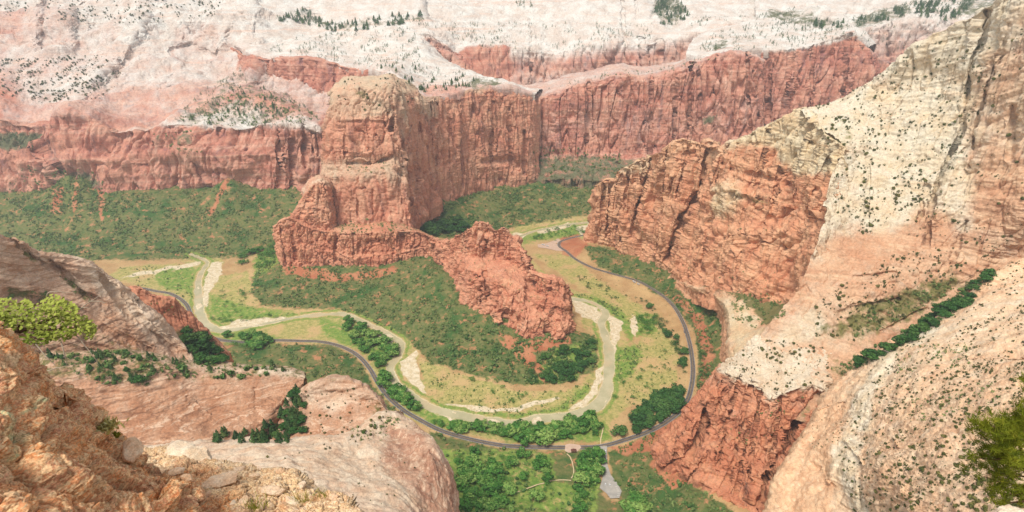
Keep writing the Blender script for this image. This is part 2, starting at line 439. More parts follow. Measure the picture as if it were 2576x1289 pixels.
hw = riv_c[iv, 2]*.37 + 3.2*fbm(f3, 30, 4, seed=42)
t = np.clip((dv-hw)/30, 0, 1); Z = Z*t + .5*(1-t)
bar = np.clip((fbm(f3, (34, 34, 34), 3, seed=46)-.42)*6, 0, 1)*np.clip((hw-1-dv)/2, 0, 1)      # gravel bars in the channel
Z = np.where(dv < hw+1.5, -1.6 + 1.9*np.clip((dv-hw+1.5)/3, 0, 1) + 1.75*bar, Z)
FV = np.concatenate([FXY, Z[:, None]], 1)
fpx, fpy = proj(FV)
jx = fpx + 7*fbm(f3, 28, 3, seed=43); jy = fpy + 5*fbm(f3, 28, 3, seed=44)
sand = np.zeros(len(FV)); grass = sand.copy(); dirt = sand.copy(); green = sand.copy()
def zone(arr, poly, val=1.0, fe=8):
    x0 = min(p[0] for p in poly)-30; x1 = max(p[0] for p in poly)+30; y0 = min(p[1] for p in poly)-30; y1 = max(p[1] for p in poly)+30
    m = (jx > x0) & (jx < x1) & (jy > y0) & (jy < y1)
    arr[m] = np.maximum(arr[m], val*soft(jx[m], jy[m], poly, fe))
TAL_IN = [(640,690),(690,630),(870,660),(1060,620),(1130,620),(1220,740),(1300,812),(1440,830),(1508,850),(1500,930),(1420,965),(1300,968),(1160,935),(1080,910),(1020,850),(940,812),(870,782),(660,770),(630,730)]
TAL_L = [(-100,430),(140,410),(300,450),(560,420),(690,440),(840,440),(760,540),(690,570),(700,640),(560,650),(300,655),(-100,660)]
TAL_R = [(1050,560),(1110,490),(1340,440),(1540,430),(1540,480),(1480,540),(1300,570),(1200,600),(1060,600)]
STRIP_R = [(1460,612),(1600,635),(1700,685),(1800,740),(1830,850),(1820,940),(1750,1010),(1760,900),(1745,830),(1690,765),(1600,705),(1500,672)]
BOT = [(1080,1085),(1260,1130),(1500,1135),(1510,1230),(1530,1260),(1700,1300),(1000,1330),(1080,1130)]
BOT_R = [(1530,1140),(1620,1100),(1720,1040),(1720,1100),(1640,1140),(1720,1200),(1860,1300),(1560,1300)]
BOT_L = [(560,860),(850,870),(910,910),(940,970),(1000,1040),(760,960),(560,910)]
for p in (TAL_IN, TAL_L, TAL_R, STRIP_R, BOT, BOT_R, BOT_L): zone(green, p, 1.0, 14)
for p in ([(1050,900),(1150,940),(1300,985),(1420,985),(1480,960),(1490,980),(1420,1030),(1300,1040),(1150,1020),(1080,990)],
          [(1340,640),(1440,640),(1500,700),(1600,760),(1680,830),(1710,880),(1700,960),(1650,1010),(1560,1030),(1540,990),(1590,900),(1620,840),(1560,790),(1450,720)],
          [(250,700),(310,672),(480,662),(500,700),(480,770),(420,745),(350,720)], [(540,700),(620,680),(650,770),(560,800),(530,790)], [(600,840),(750,805),(870,802),(940,850),(900,880),(700,852)],
          [(1500,1030),(1535,1030),(1535,1110),(1500,1120)], [(1400,1250),(1450,1225),(1530,1300),(1370,1300)], [(1390,1130),(1480,1130),(1480,1180),(1400,1200)],
          [(1290,560),(1480,540),(1480,600),(1300,610)]):
    zone(grass, p, 1.0, 12)
for p in ([(527,663),(560,658),(556,690),(530,735),(520,775),(511,765),(515,712)], [(550,822),(600,806),(720,796),(722,806),(640,822),(590,832),(560,834)],
          [(1005,912),(1046,883),(1052,925),(1068,990),(1045,972),(1015,945)], [(972,920),(990,925),(1004,966),(985,950)], [(1436,748),(1500,772),(1524,800),(1500,812),(1450,785)],
          [(1530,795),(1567,806),(1557,850),(1542,900),(1530,880),(1535,840)], [(1350,583),(1430,560),(1434,570),(1360,590)], [(1450,572),(1500,550),(1490,588),(1460,594)], [(1284,588),(1325,588),(1312,604),(1284,604)],
          [(1110,1016),(1250,1028),(1300,1024),(1400,1000),(1405,1006),(1300,1036),(1200,1036)], [(1500,930),(1522,916),(1505,990),(1470,1022),(1430,1034),(1488,985)], [(1090,1040),(1170,1062),(1260,1075),(1160,1070)],
          [(1590,790),(1606,820),(1598,850),(1588,830)], [(300,700),(330,690),(510,655),(500,666),(380,690)], [(930,830),(985,855),(1010,900),(995,905),(970,865)], [(1065,985),(1075,990),(1050,930),(1046,890)]):
    zone(sand, p, 1.0, 5)
for p in ([(1410,640),(1408,600),(1450,590),(1480,612),(1450,650)], [(1255,830),(1310,860),(1430,842),(1440,862),(1350,890),(1290,880)], [(700,655),(860,690),(1000,672),(1000,690),(860,712),(720,690)], [(1690,750),(1740,800),(1770,900),(1760,980),(1800,900),(1770,800),(1710,740)],
          [(1535,1125),(1600,1110),(1720,1045),(1735,1060),(1640,1140),(1560,1145)], [(565,450),(580,448),(535,545),(520,545)], [(245,450),(262,450),(260,560),(250,555)], [(185,460),(200,455),(190,540),(180,520)], [(130,470),(165,470),(150,540),(130,540)],
          [(1250,850),(1330,880),(1400,960),(1370,965),(1300,900)], [(1640,1130),(1690,1170),(1730,1210),(1690,1230),(1630,1170)]):
    zone(dirt, p, 1.0, 10)
dirt = np.maximum(dirt, np.clip(1-np.abs(dr-7.5)/5, 0, 1)*.5)
grass = np.maximum(grass, .9*np.clip((55-dv)/20, 0, 1)*(1-green))
sand = np.maximum(sand, np.clip(1-(dv-hw-2)/4, 0, 1)*.55)
lush = np.zeros(len(FV))
for p in ([(1435,742),(1500,745),(1570,785),(1600,830),(1590,860),(1565,830),(1530,790),(1480,765)], [(1545,875),(1600,868),(1618,890),(1590,940),(1545,985),(1535,955)], [(1595,785),(1658,795),(1648,838),(1600,850)],
          [(530,740),(620,770),(760,790),(560,815),(528,790)], [(560,830),(700,845),(690,870),(570,865)], [(640,650),(705,615),(700,660),(640,700)], [(1300,1040),(1400,1025),(1480,965),(1490,980),(1430,1030),(1310,1055),(1120,1035),(1060,990),(1150,1030)],
          [(800,800),(930,830),(1000,885),(960,930),(900,880),(820,850)], [(1300,600),(1400,572),(1480,560),(1480,590),(1320,612)], [(960,940),(1100,1040),(1280,1075),(1260,1095),(1090,1075),(960,980)], [(1260,1075),(1520,1060),(1540,1110),(1270,1115)],
          [(380,680),(490,665),(480,740),(400,720)], [(1400,880),(1500,850),(1500,905),(1440,960),(1330,965)], [(1090,1130),(1510,1140),(1500,1289),(1100,1289)]):
    x0 = min(q[0] for q in p)-40; x1 = max(q[0] for q in p)+40
    m = (jx > x0) & (jx < x1)
    lush[m] = np.maximum(lush[m], soft(jx[m], jy[m], p, 22))
lush *= 1-soft(jx, jy, [(1385,1135),(1440,1135),(1462,1150),(1452,1215),(1400,1215)], 14)
lush = np.maximum(lush, .75*np.clip(1-np.abs(dv-hw-9)/10, 0, 1))
sand = np.maximum(sand, bar)
pk_d = seg_dist(fpx, fpy, PARK+[PARK[0]])

def floor_mat():
    T = NT('valley_ground', .95, .1)
    n1 = T.noise(.02, 5, .6); n2 = T.noise(.12, 5, .65); n3 = T.noise(.5, 4, .6)
    z = T.n('ShaderNodeSeparateColor'); T.l(T.attr('zone', 'Color'), z.inputs[0])
    al = T.attr('green')
    c = T.mix(srgb(196, 164, 118), srgb(178, 142, 100), T.ramp(n1, .35, .65))
    gr = T.mix(srgb(188, 172, 112), srgb(152, 150, 88), T.ramp(n2, .38, .62))
    gr = T.mix(gr, srgb(196, 166, 118), T.ramp(n1, .46, .64))
    wob = T.math('MULTIPLY', T.math('SUBTRACT', n2, .5), .9)
    c = T.mix(c, gr, T.ramp(T.math('ADD', z.outputs[1], wob), .3, .7))
    gc = T.mix(srgb(124, 120, 76), srgb(92, 108, 60), T.ramp(n2, .35, .65))
    gc = T.mix(gc, srgb(66, 98, 50), T.ramp(T.noise(.013, 5, .65), .50, .62))
    gc = T.mix(gc, srgb(184, 132, 96), T.ramp(T.noise(.045, 7, .72), .54, .64))
    c = T.mix(c, gc, T.ramp(T.math('ADD', al, wob), .3, .7))
    lu = T.mix(srgb(100, 134, 58), srgb(142, 158, 80), T.ramp(n2, .35, .65)); lu = T.mix(lu, srgb(186, 164, 110), T.ramp(T.noise(.07, 6, .7), .52, .66))
    c = T.mix(c, lu, T.ramp(T.math('ADD', T.attr('zone', 'Alpha'), T.math('MULTIPLY', wob, 1.3)), .3, .7))
    dd = T.mix(srgb(190, 132, 98), srgb(178, 112, 82), T.ramp(n1, .4, .6))
    c = T.mix(c, dd, T.ramp(T.math('ADD', z.outputs[2], wob), .35, .75))
    sd = T.mix(srgb(228, 214, 188), srgb(206, 186, 150), T.ramp(n2, .35, .65))
    c = T.mix(c, sd, T.ramp(T.math('ADD', z.outputs[0], T.math('MULTIPLY', wob, .8)), .35, .65))
    c = T.mix(c, srgb(96, 100, 58), T.math('MULTIPLY', T.ramp(T.noise(.22, 6, .7), .55, .66), .6))
    c = T.mix(c, srgb(70, 70, 40), T.math('MULTIPLY', T.ramp(n3, .58, .72), .5))
    T.bump(n2, 1.5, .5)
    return T.done(c)
floor = link('valley_floor', mesh_np('valley_floor', FV, grid_faces(len(ys), len(us))[:, ::-1] if False else grid_faces(len(ys), len(us)), floor_mat(), True,
             {'zone': np.stack([sand, grass, dirt, lush], -1), 'green': green}))
tag(floor, 'canyon floor of meadows, sandbars and shrubby talus around the river bend', 'ground', kind='structure')

def ribbon(name, C, hw_, z, mat, off=None):
    C = np.asarray(C)[:, :2]; tg = np.gradient(C, axis=0); tg /= np.linalg.norm(tg, axis=1, keepdims=True)
    nr = np.stack([-tg[:, 1], tg[:, 0]], -1)
    hw_ = np.broadcast_to(hw_, (len(C),)); z = np.broadcast_to(z, (len(C),)); o = 0 if off is None else off
    rows = [np.concatenate([C + nr*(o + s*hw_)[:, None] if np.ndim(o + s*hw_) else C+nr*(o+s*hw_), z[:, None]], 1) for s in (1, .33, -.33, -1)]
    V = np.stack(rows, 1).reshape(-1, 3)
    return link(name, mesh_np(name, V, grid_faces(len(C), 4), mat))
T = NT('river_water', .18, .4)
wc = T.mix(srgb(194, 184, 150), srgb(172, 166, 130), T.ramp(T.noise(.03, 4), .35, .65))
wc = T.mix(wc, srgb(196, 176, 140), T.ramp(T.noise(.012, 3), .5, .7))
T.bump(T.noise(.6, 3), .15, .3); M_water = T.done(wc)
riv = ribbon('river', riv_c, riv_c[:, 2]*.37+4, np.full(len(riv_c), -.25), M_water)
tag(riv, 'shallow silty green river looping round the red rock fin', 'river', kind='structure')
def asphalt(name, a, b):
    T = NT(name, .9, .1)
    return T.done(T.mix(a, b, T.ramp(T.noise(.15, 5, .6), .35, .65)))
M_road = asphalt('red_asphalt', srgb(112, 104, 102), srgb(94, 88, 87))
road = ribbon('road', road_c, 4.6, road_z, M_road)
tag(road, 'reddish asphalt park road curving round the bend', 'road', kind='structure')
T = NT('road_paint', .7, .2); M_yel = T.done(srgb(196, 160, 60))
T = NT('edge_paint', .7, .2); M_wht = T.done(srgb(225, 222, 212))
mk = ribbon('centre_line', road_c, .16, road_z+.06, M_yel, 0); mk.parent = road
for s in (-1, 1):
    e = ribbon('edge_line', road_c, .14, road_z+.06, M_wht, s*4.1); e.parent = road
def flat_poly(name, pts, mat, dz=.5, zz=None):
    P3 = [PZ(*p) for p in pts]; A = np.array(P3)[:, :2]
    zs = base_h(A)+dz if zz is None else np.full(len(A), zz)
    bm = bmesh.new(); vs = [bm.verts.new((A[i, 0], A[i, 1], zs[i])) for i in range(len(A))]
    bm.faces.new(vs); bmesh.ops.triangulate(bm, faces=bm.faces[:])
    bmesh.ops.recalc_face_normals(bm, faces=bm.faces[:])
    me = bpy.data.meshes.new(name); bm.to_mesh(me); bm.free(); me.materials.append(mat)
    return link(name, me)

# ------------------------------------------------------------------ far west wall
W0 = (0, 0, [(-160,300,1880),(0,296,1870),(90,316,1860),(180,292,1870),(285,315,1850),(380,318,1850),(445,306,1860),(550,318,1845),(660,312,1850),(740,318,1850),(795,326,1850),(830,330,1870)])
WB = (0, 0, [(-160,505,1770),(0,500,1770),(50,535,1745),(150,555,1730),(200,530,1750),(290,535,1750),(390,515,1765),(470,505,1775),(580,490,1790),(660,505,1775),(750,495,1785),(850,490,1800)])
WT = (1, 0, [(-200,-45,3150),(0,-45,3150),(90,-45,3150),(180,-45,3150),(290,-45,3150),(400,-45,3150),(470,-45,3150),(550,-45,3150),(620,-45,3100),(660,-45,3150),(690,-45,3250),(705,-45,3500)])
W1 = (.05, .12, [(-180,275,2000),(0,270,2000),(90,285,1990),(180,270,2000),(290,285,2000),(400,285,2000),(470,268,2020),(560,285,1990),(660,280,1980),(745,290,1960),(800,300,1950),(840,310,1960)])
W2 = (.45, .05, [(-180,210,2250),(0,205,2240),(90,215,2230),(180,210,2230),(290,235,2200),(400,225,2200),(500,205,2260),(590,215,2260),(660,230,2250),(750,265,2200),(810,285,2150),(850,295,2130)])
W3 = (.75, .0, [(-190,110,2520),(0,105,2520),(90,112,2500),(180,120,2480),(290,135,2420),(400,130,2450),(490,125,2480),(570,120,2480),(650,140,2430),(740,160,2400),(810,180,2350),(850,200,2330)])
W4 = (1, .0, [(-195,30,2750),(0,30,2750),(90,35,2740),(180,40,2700),(290,45,2680),(400,35,2700),(490,40,2700),(560,45,2680),(630,50,2680),(680,70,2700),(705,90,2760),(725,105,2950)])
patch('canyon_wall', [WT, W4, W3, W2, W1, W0, between(W0, WB, .3, .35), between(W0, WB, .42, .62), between(W0, WB, .8, .88), WB], 620, 420, M_far,
      dict(big=(190, 42), col=(70, 15), bed=(26, 5), cell=[((60, 60, 200), 4, 9), ((26, 26, 60), 2.6, 4)], fine=(12, 2.2), seed=2), back=[(300, -60)], down=(10, -60), lin=(0, .6),
      sculpt=[([(120,0),(110,90)], 12, -25), ([(190,0),(195,120)], 9, -20), ([(365,40),(320,110),(250,190),(170,260)], 24, 75), ([(490,95),(490,125)], 34, -60), ([(245,80),(255,110)], 34, -50), ([(85,20),(80,90)], 24, 45), ([(158,20),(150,110)], 26, 40), ([(200,0),(202,120)], 7, -30), ([(120,0),(112,120)], 6, -30), ([(300,245),(400,238),(460,225)], 5, -20), ([(60,200),(180,190),(300,200)], 6, -14), ([(470,165),(420,215)], 6, -14), ([(250,40),(230,90)], 30, -30),
              ([(600,50),(575,110),(540,150)], 16, -35), ([(640,50),(640,110),(640,190)], 30, 55), ([(668,0),(660,60)], 14, -25), ([(435,125),(480,118),(525,140)], 8, -30), ([(700,335),(705,470)], 4, -25), ([(735,355),(738,475)], 5, -28), ([(765,320),(770,480)], 5, -25), ([(455,335),(480,400),(520,450)], 6, -22),
              ([(550,320),(552,420)], 4, -16), ([(100,370),(140,430)], 6, -22), ([(310,250),(420,250)], 7, -18), ([(430,140),(530,148)], 5, 14)],
      paint=[('g', [(430,300),(560,180),(660,190),(720,230),(800,290),(810,310),(740,300),(560,310),(440,315)], .42, 25), ('w', [(280,318),(440,292),(560,268),(700,285),(800,300),(810,330),(660,318),(540,322),(440,312)], .95, 14), ('w', [(60,210),(250,150),(330,200),(250,260),(60,270)], .8, 40),
             ('g', [(380,330),(480,330),(520,380),(400,360)], .5, 14), ('w', [(590,110),(655,115),(660,185),(600,180)], 0, 10), ('w', [(430,125),(530,125),(530,146),(430,146)], 0, 4), ('g', [(-60,325),(100,330),(90,380),(-60,370)], .7, 14), ('w', [(0,40),(60,30),(40,100),(0,120)], .2, 20), ('w', [(195,62),(310,45),(290,100),(250,150),(195,140)], .72, 9), ('w', [(440,75),(555,52),(545,110),(530,146),(430,146)], .7, 8), ('w', [(45,40),(60,0),(120,0),(112,130),(40,120)], .6, 8), ('w', [(-40,30),(62,25),(40,110),(-40,110)], .4, 10), ('w', [(300,150),(430,150),(560,160),(560,215),(420,225),(250,230)], .72, 22), ('w', [(0,265),(250,250),(440,240),(560,225),(560,265),(300,300),(0,300)], .4, 16), ('w', [(0,95),(300,120),(300,150),(0,140)], .7, 24), ('w', [(100,20),(190,10),(190,110),(110,110)], .6, 20), ('g', [(60,420),(240,430),(260,480),(150,470)], .6, 20)],
      label='far canyon wall of pink cliffs under white slickrock at the left')

# cliff under the tree dotted white slope
B1 = (0, 0, [(575,118,2560),(620,140,2420),(668,148,2330),(720,148,2325),(770,148,2320),(850,163,2280),(915,179,2210),(985,190,1760)])
BB = (0, 0, [(590,205,2480),(640,235,2330),(715,254,2260),(750,264,2255),(785,274,2250),(835,290,2220),(905,310,2150),(990,330,1900)])
patch('tree_slope_cliff', [B1, between(B1, BB, .35, .3), between(B1, BB, .7, .65), BB], 300, 110, M_far, dict(big=(120, 8), col=(45, 11), bed=(20, 2), cell=[((45, 45, 110), 5, 7)], fine=(10, 1.8), seed=5),
      back=[(40, 4)], down=(10, -80), sculpt=[([(690,155),(735,245)], 5, -18), ([(845,165),(845,230)], 4, -14), ([(760,150),(775,265)], 4, -10)], label='salmon cliff below the tree dotted white slope')
patch('white_slope', [(1, 0, [(590,-40,3100),(690,-30,3100),(780,-20,3100),(860,-40,3150),(930,-40,3200),(1000,-40,3250),(1058,-20,3100),(1110,110,2800),(1210,200,2550),(1370,226,2250)]),
      (1, 0, [(590,30,2800),(690,60,2760),(780,75,2790),(860,76,2780),(930,70,2760),(1000,62,2740),(1052,82,2660),(1088,130,2500),(1180,190,2300),(1355,224,2090)]),
      (1, .1, [(590,72,2650),(680,100,2560),(770,106,2560),(850,120,2520),(915,136,2480),(990,150,2300),(1060,165,2200),(1120,176,2150),(1230,196,2080),(1348,230,2010)]),
      (.75, .1, [(583,112,2520),(668,146,2340),(770,146,2330),(850,161,2290),(915,177,2215),(985,187,1700),(1068,246,1690),(1180,228,1832),(1260,222,1902),(1345,238,1960)])],
      420, 200, M_far, dict(big=(160, 16), xbed=(10, 4, (.1, .3, 1)), fine=(16, 2.2), seed=8), back=[(100, -40)], down=(-4, -20),
      sculpt=[([(770,25),(815,60),(840,80)], 9, -25), ([(840,80),(845,160)], 5, -14)],
      paint=[('g', [(762,22),(835,60),(835,82),(780,55)], .55, 8), ('g', [(840,60),(1065,38),(1065,56),(850,80)], .5, 10), ('w', [(1060,210),(1340,225),(1340,250),(1060,255)], .35, 12), ('g', [(1170,195),(1260,200),(1260,225),(1190,230)], .55, 12)],
      label='white slickrock slope dotted with conifers behind the great butte')

# second wall and the white domes beyond
D0 = (.9, 0, [(1035,84,2640),(1075,80,2620),(1115,100,2600),(1165,128,2640),(1240,120,2680),(1300,128,2680),(1370,130,2680),(1450,118,2690),(1530,108,2690),(1600,110,2680),(1680,98,2680),(1760,80,2700),(1850,60,2720),(1950,60,2720)])
DB = (0, 0, [(1035,170,2560),(1090,195,2540),(1150,215,2520),(1240,232,2560),(1300,250,2580),(1370,260,2600),(1440,250,2600),(1530,240,2600),(1600,230,2600),(1690,220,2600),(1760,200,2600),(1850,190,2600),(1900,190,2600),(1950,190,2600)])
DT = (1, 0, [(1000,-50,3500),(1070,-50,3500),(1130,-50,3500),(1190,-50,3500),(1250,-50,3500),(1310,-50,3500),(1380,-50,3500),(1450,-50,3500),(1530,-50,3500),(1600,-50,3500),(1680,-50,3500),(1760,-50,3500),(1850,-50,3500),(1950,-50,3500)])
DM = (1, 0, [(1020,40,2900),(1075,45,2860),(1120,60,2840),(1180,70,2860),(1250,65,2880),(1310,65,2900),(1380,62,2900),(1450,58,2900),(1530,55,2900),(1600,58,2880),(1680,60,2860),(1760,50,2880),(1850,35,2900),(1950,40,2900)])
patch('domed_wall', [DT, DM, D0, between(D0, DB, .3, .3, w=.25), between(D0, DB, .6, .6), DB], 560, 220, M_far, dict(big=(200, 22), col=(60, 14), bed=(24, 3), cell=[((80, 80, 260), 5, 12)], fine=(14, 2), seed=12),
      down=(0, -60), back=[(200, -60)],
      sculpt=[([(1565,0),(1572,110)], 3, -22), ([(1600,0),(1603,50)], 3, -18), ([(1650,10),(1640,50)], 5, -25), ([(1655,0),(1700,55)], 28, -90), ([(1535,100),(1540,190)], 5, -25), ([(1615,90),(1620,180)], 5, -25), ([(1660,100),(1665,190)], 7, -25), ([(1335,40),(1338,190)], 3, -14), ([(1080,105),(1150,140)], 5, -12), ([(1075,115),(1130,155)], 4, -10)],
      paint=[('g', [(1640,-20),(1700,-20),(1735,40),(1700,65),(1650,55)], .55, 10), ('w', [(1150,130),(1280,120),(1280,200),(1170,190)], -.2, 10)],
      label='white domed wall over a red cliff beyond the main amphitheatre')
C0 = (.25, 0, [(1300,246,2060),(1335,246,2055),(1400,230,2065),(1440,216,2070),(1495,200,2080),(1550,187,2085),(1620,192,2090),(1690,182,2095),(1738,160,2090),(1790,142,2090),(1850,128,2090),(1900,138,2095),(1926,152,2120)])
CB = (0, .6, [(1330,460,1920),(1350,456,1920),(1400,450,1910),(1440,452,1910),(1500,456,1910),(1550,460,1910),(1620,460,1910),(1690,460,1910),(1740,460,1910),(1790,460,1910),(1850,460,1910),(1900,460,1920),(1932,460,1950)])
patch('amphitheatre_wall', [C0, between(C0, CB, .08, .12, w=0), between(C0, CB, .4, .17, g=0), between(C0, CB, .72, .30, g=.05), between(C0, CB, .78, .38, g=.5), CB], 480, 260, M_far, dict(big=(160, 12), col=(60, 14), bed=(22, 1.6), cell=[((60, 60, 260), 5, 10), ((26, 26, 60), 2.0, 3)], fine=(12, 2), seed=15),
      back=[(60, 3), (250, 5), (480, -20)], backw=.5, down=(10, -60),
      sculpt=[([(1480,205),(1475,400)], 3, -18), ([(1640,190),(1635,420)], 3, -18), ([(1700,180),(1695,420)], 3, -18), ([(1800,140),(1795,330)], 3, -18), ([(1880,136),(1890,330)], 3, -16), ([(1432,215),(1440,300)], 5, -16), ([(1742,165),(1735,240),(1728,330)], 5, -26), ([(1755,150),(1760,330)], 4, -14), ([(1842,210),(1838,330)], 4, -18), ([(1570,190),(1555,400)], 6, 10), ([(1900,140),(1925,300)], 8, 12)],
      paint=[('g', [(1760,290),(1810,285),(1800,310),(1765,318)], .55, 10), ('g', [(1350,385),(1560,395),(1560,440),(1350,440)], .6, 22), ('w', [(1100,230),(1440,240),(1440,290),(1340,300)], .0, 9)],
      label='tall red amphitheatre wall across the river right of the great butte')
E0 = (.2, 0, [(1905,130,2180),(1920,127,2170),(1960,124,2170),(2020,119,2175),(2090,96,2190),(2150,80,2200),(2172,108,2200),(2195,135,2205),(2215,150,2260),(2270,160,2330)])
EB = (0, 0, [(1925,440,2120),(1935,440,2090),(1970,440,2080),(2020,440,2080),(2090,440,2080),(2150,440,2080),(2180,440,2080),(2210,440,2080),(2235,440,2110),(2290,440,2200)])
patch('purple_cliff', [E0, between(E0, EB, .08, .12, w=0), between(E0, EB, .4, .4), between(E0, EB, .75, .7), EB], 260, 240, M_far, dict(big=(120, 8), col=(55, 14), bed=(24, 1.2), cell=[((50, 50, 260), 5, 10), ((26, 26, 60), 2.0, 3)], fine=(12, 2), seed=19),
      back=[(60, -3)], sculpt=[([(1990,122),(1975,320)], 3, -18), ([(2050,110),(2030,330)], 3, -18), ([(2140,85),(2120,270)], 3, -18), ([(1930,130),(1932,300)], 8, -25), ([(2010,180),(1970,300)], 5, -12), ([(2110,95),(2090,250)], 5, 10), ([(2190,130),(2200,230)], 5, -14)],
      paint=[('w', [(1900,110),(2080,90),(2150,75),(2170,90),(2020,124),(1900,135)], .9, 6)], label='purplish red cliff with a flat tree dotted top')
patch('white_bench', [(1, 0, [(1745,96,2700),(1800,72,2700),(1870,56,2700),(1940,48,2700),(1992,58,2650),(2060,70,2560),(2138,64,2480),(2205,112,2400)]),
      (1, .05, [(1735,112,2460),(1800,96,2460),(1860,90,2440),(1925,94,2430),(1990,86,2410),(2060,80,2410),(2132,74,2360),(2192,116,2310)]),
      (1, .2, [(1725,134,2200),(1795,138,2110),(1850,126,2105),(1925,124,2180),(1990,121,2180),(2060,108,2195),(2145,81,2210),(2185,120,2220)])], 260, 80, M_far,
      dict(big=(120, 10), xbed=(9, 2.5, (.2, .2, 1)), fine=(12, 2), seed=23), back=[(80, -50)], down=(-6, -30), paint=[('g', [(1790,110),(1830,95),(1830,125),(1795,130)], .6, 8), ('g', [(1840,100),(1900,95),(1890,110)], .5, 8)],
      label='rounded white bench with scattered trees above the purplish cliff')
patch('forested_rim', [(1, .2, [(1900,-60,3500),(1990,-60,3500),(2080,-60,3500),(2170,-60,3450),(2260,-60,3400),(2350,-60,3400),(2450,-60,3400),(2600,-60,3400)]),
      (1, .2, [(1900,10,3000),(1990,10,3000),(2080,0,2980),(2170,0,2950),(2260,0,2900),(2350,0,2850),(2450,-10,2850),(2600,-20,2850)]),
      (1, .3, [(1900,50,2800),(1990,50,2780),(2080,42,2760),(2160,48,2720),(2240,36,2680),(2320,25,2650),(2420,20,2600),(2600,0,2600)]),
      (.75, .25, [(1900,90,2650),(1990,95,2640),(2080,90,2620),(2160,75,2560),(2240,60,2520),(2320,55,2500),(2420,50,2480),(2600,40,2450)]),
      (.35, .1, [(1900,170,2560),(1990,170,2560),(2080,170,2540),(2160,160,2500),(2240,140,2480),(2320,130,2460),(2420,120,2440),(2600,100,2400)]),
      (0, 0, [(1900,260,2520),(1990,260,2520),(2080,260,2500),(2160,250,2460),(2240,240,2440),(2320,230,2420),(2420,220,2400),(2600,200,2380)])], 320, 180, M_far,
      dict(big=(150, 18), col=(50, 14), bed=(26, 3), cell=[((45, 45, 120), 6, 9)], fine=(14, 2.5), seed=27), back=[(100, -80)],
      sculpt=[([(2235,40),(2230,140)], 7, -35), ([(2300,30),(2330,100)], 6, -20), ([(2160,0),(2130,40)], 5, -20), ([(2200,0),(2175,50)], 12, -40), ([(2050,20),(2080,60)], 10, -30)],
      paint=[('g', [(1930,20),(2010,25),(2100,55),(2060,70),(1990,60),(1930,45)], .55, 12), ('g', [(2130,50),(2280,5),(2300,30),(2170,65)], .55, 10), ('g', [(2400,40),(2420,-10),(2560,-20),(2480,40)], .55, 10), ('g', [(2110,70),(2170,80),(2180,120),(2120,110)], .55, 12)],
      label='pale cliffs with blue green forest at the far upper right')

# ------------------------------------------------------------------ the great butte
F1 = (.8, 0, [(842,236,1680),(838,222,1600),(868,197,1585),(910,189,1582),(950,185,1586),(988,182,1592),(1022,204,1625),(1064,240,1665),(1120,240,1760),(1180,229,1830),(1260,223,1900),(1335,237,1952),(1350,260,1990),(1352,265,2080)])
F2 = (.6, 0, [(828,292,1600),(822,288,1502),(860,292,1478),(910,292,1472),(950,287,1472),(985,270,1482),(1012,282,1515),(1060,290,1605),(1120,290,1725),(1180,290,1803),(1260,290,1872),(1335,290,1926),(1352,292,1968),(1354,292,2080)])
F3 = (.2, 0, [(814,380,1580),(808,378,1482),(860,382,1452),(910,386,1447),(955,386,1447),(992,380,1457),(1022,380,1492),(1060,380,1592),(1120,376,1704),(1180,370,1787),(1260,370,1861),(1335,370,1916),(1353,372,1958),(1355,372,2080)])
F4 = (.5, .1, [(810,412,1578),(806,414,1476),(860,414,1454),(910,412,1450),(955,406,1450),(993,402,1456),(1024,412,1484),(1060,412,1582),(1120,405,1698),(1180,400,1780),(1260,396,1857),(1335,402,1911),(1354,405,1954),(1356,405,2080)])
F5 = (.55, 0, [(806,450,1570),(805,446,1458),(860,444,1430),(910,438,1424),(960,434,1424),(996,438,1436),(1027,445,1474),(1061,445,1570),(1118,432,1690),(1178,426,1775),(1260,420,1852),(1335,430,1906),(1354,438,1949),(1357,438,2080)])
F6 = (0, 0, [(826,500,1550),(826,495,1440),(864,495,1416),(914,490,1411),(965,488,1411),(1014,490,1422),(1038,505,1452),(1060,500,1535),(1110,470,1668),(1174,444,1772),(1257,438,1848),(1330,440,1900),(1355,440,1945),(1358,440,2080)])
F7 = (0, .15, [(832,575,1540),(834,566,1416),(870,566,1400),(920,562,1397),(970,560,1397),(1028,566,1402),(1046,590,1420),(1062,555,1490),(1108,497,1652),(1170,466,1768),(1255,459,1843),(1325,454,1894),(1356,445,1940),(1358,445,2080)])
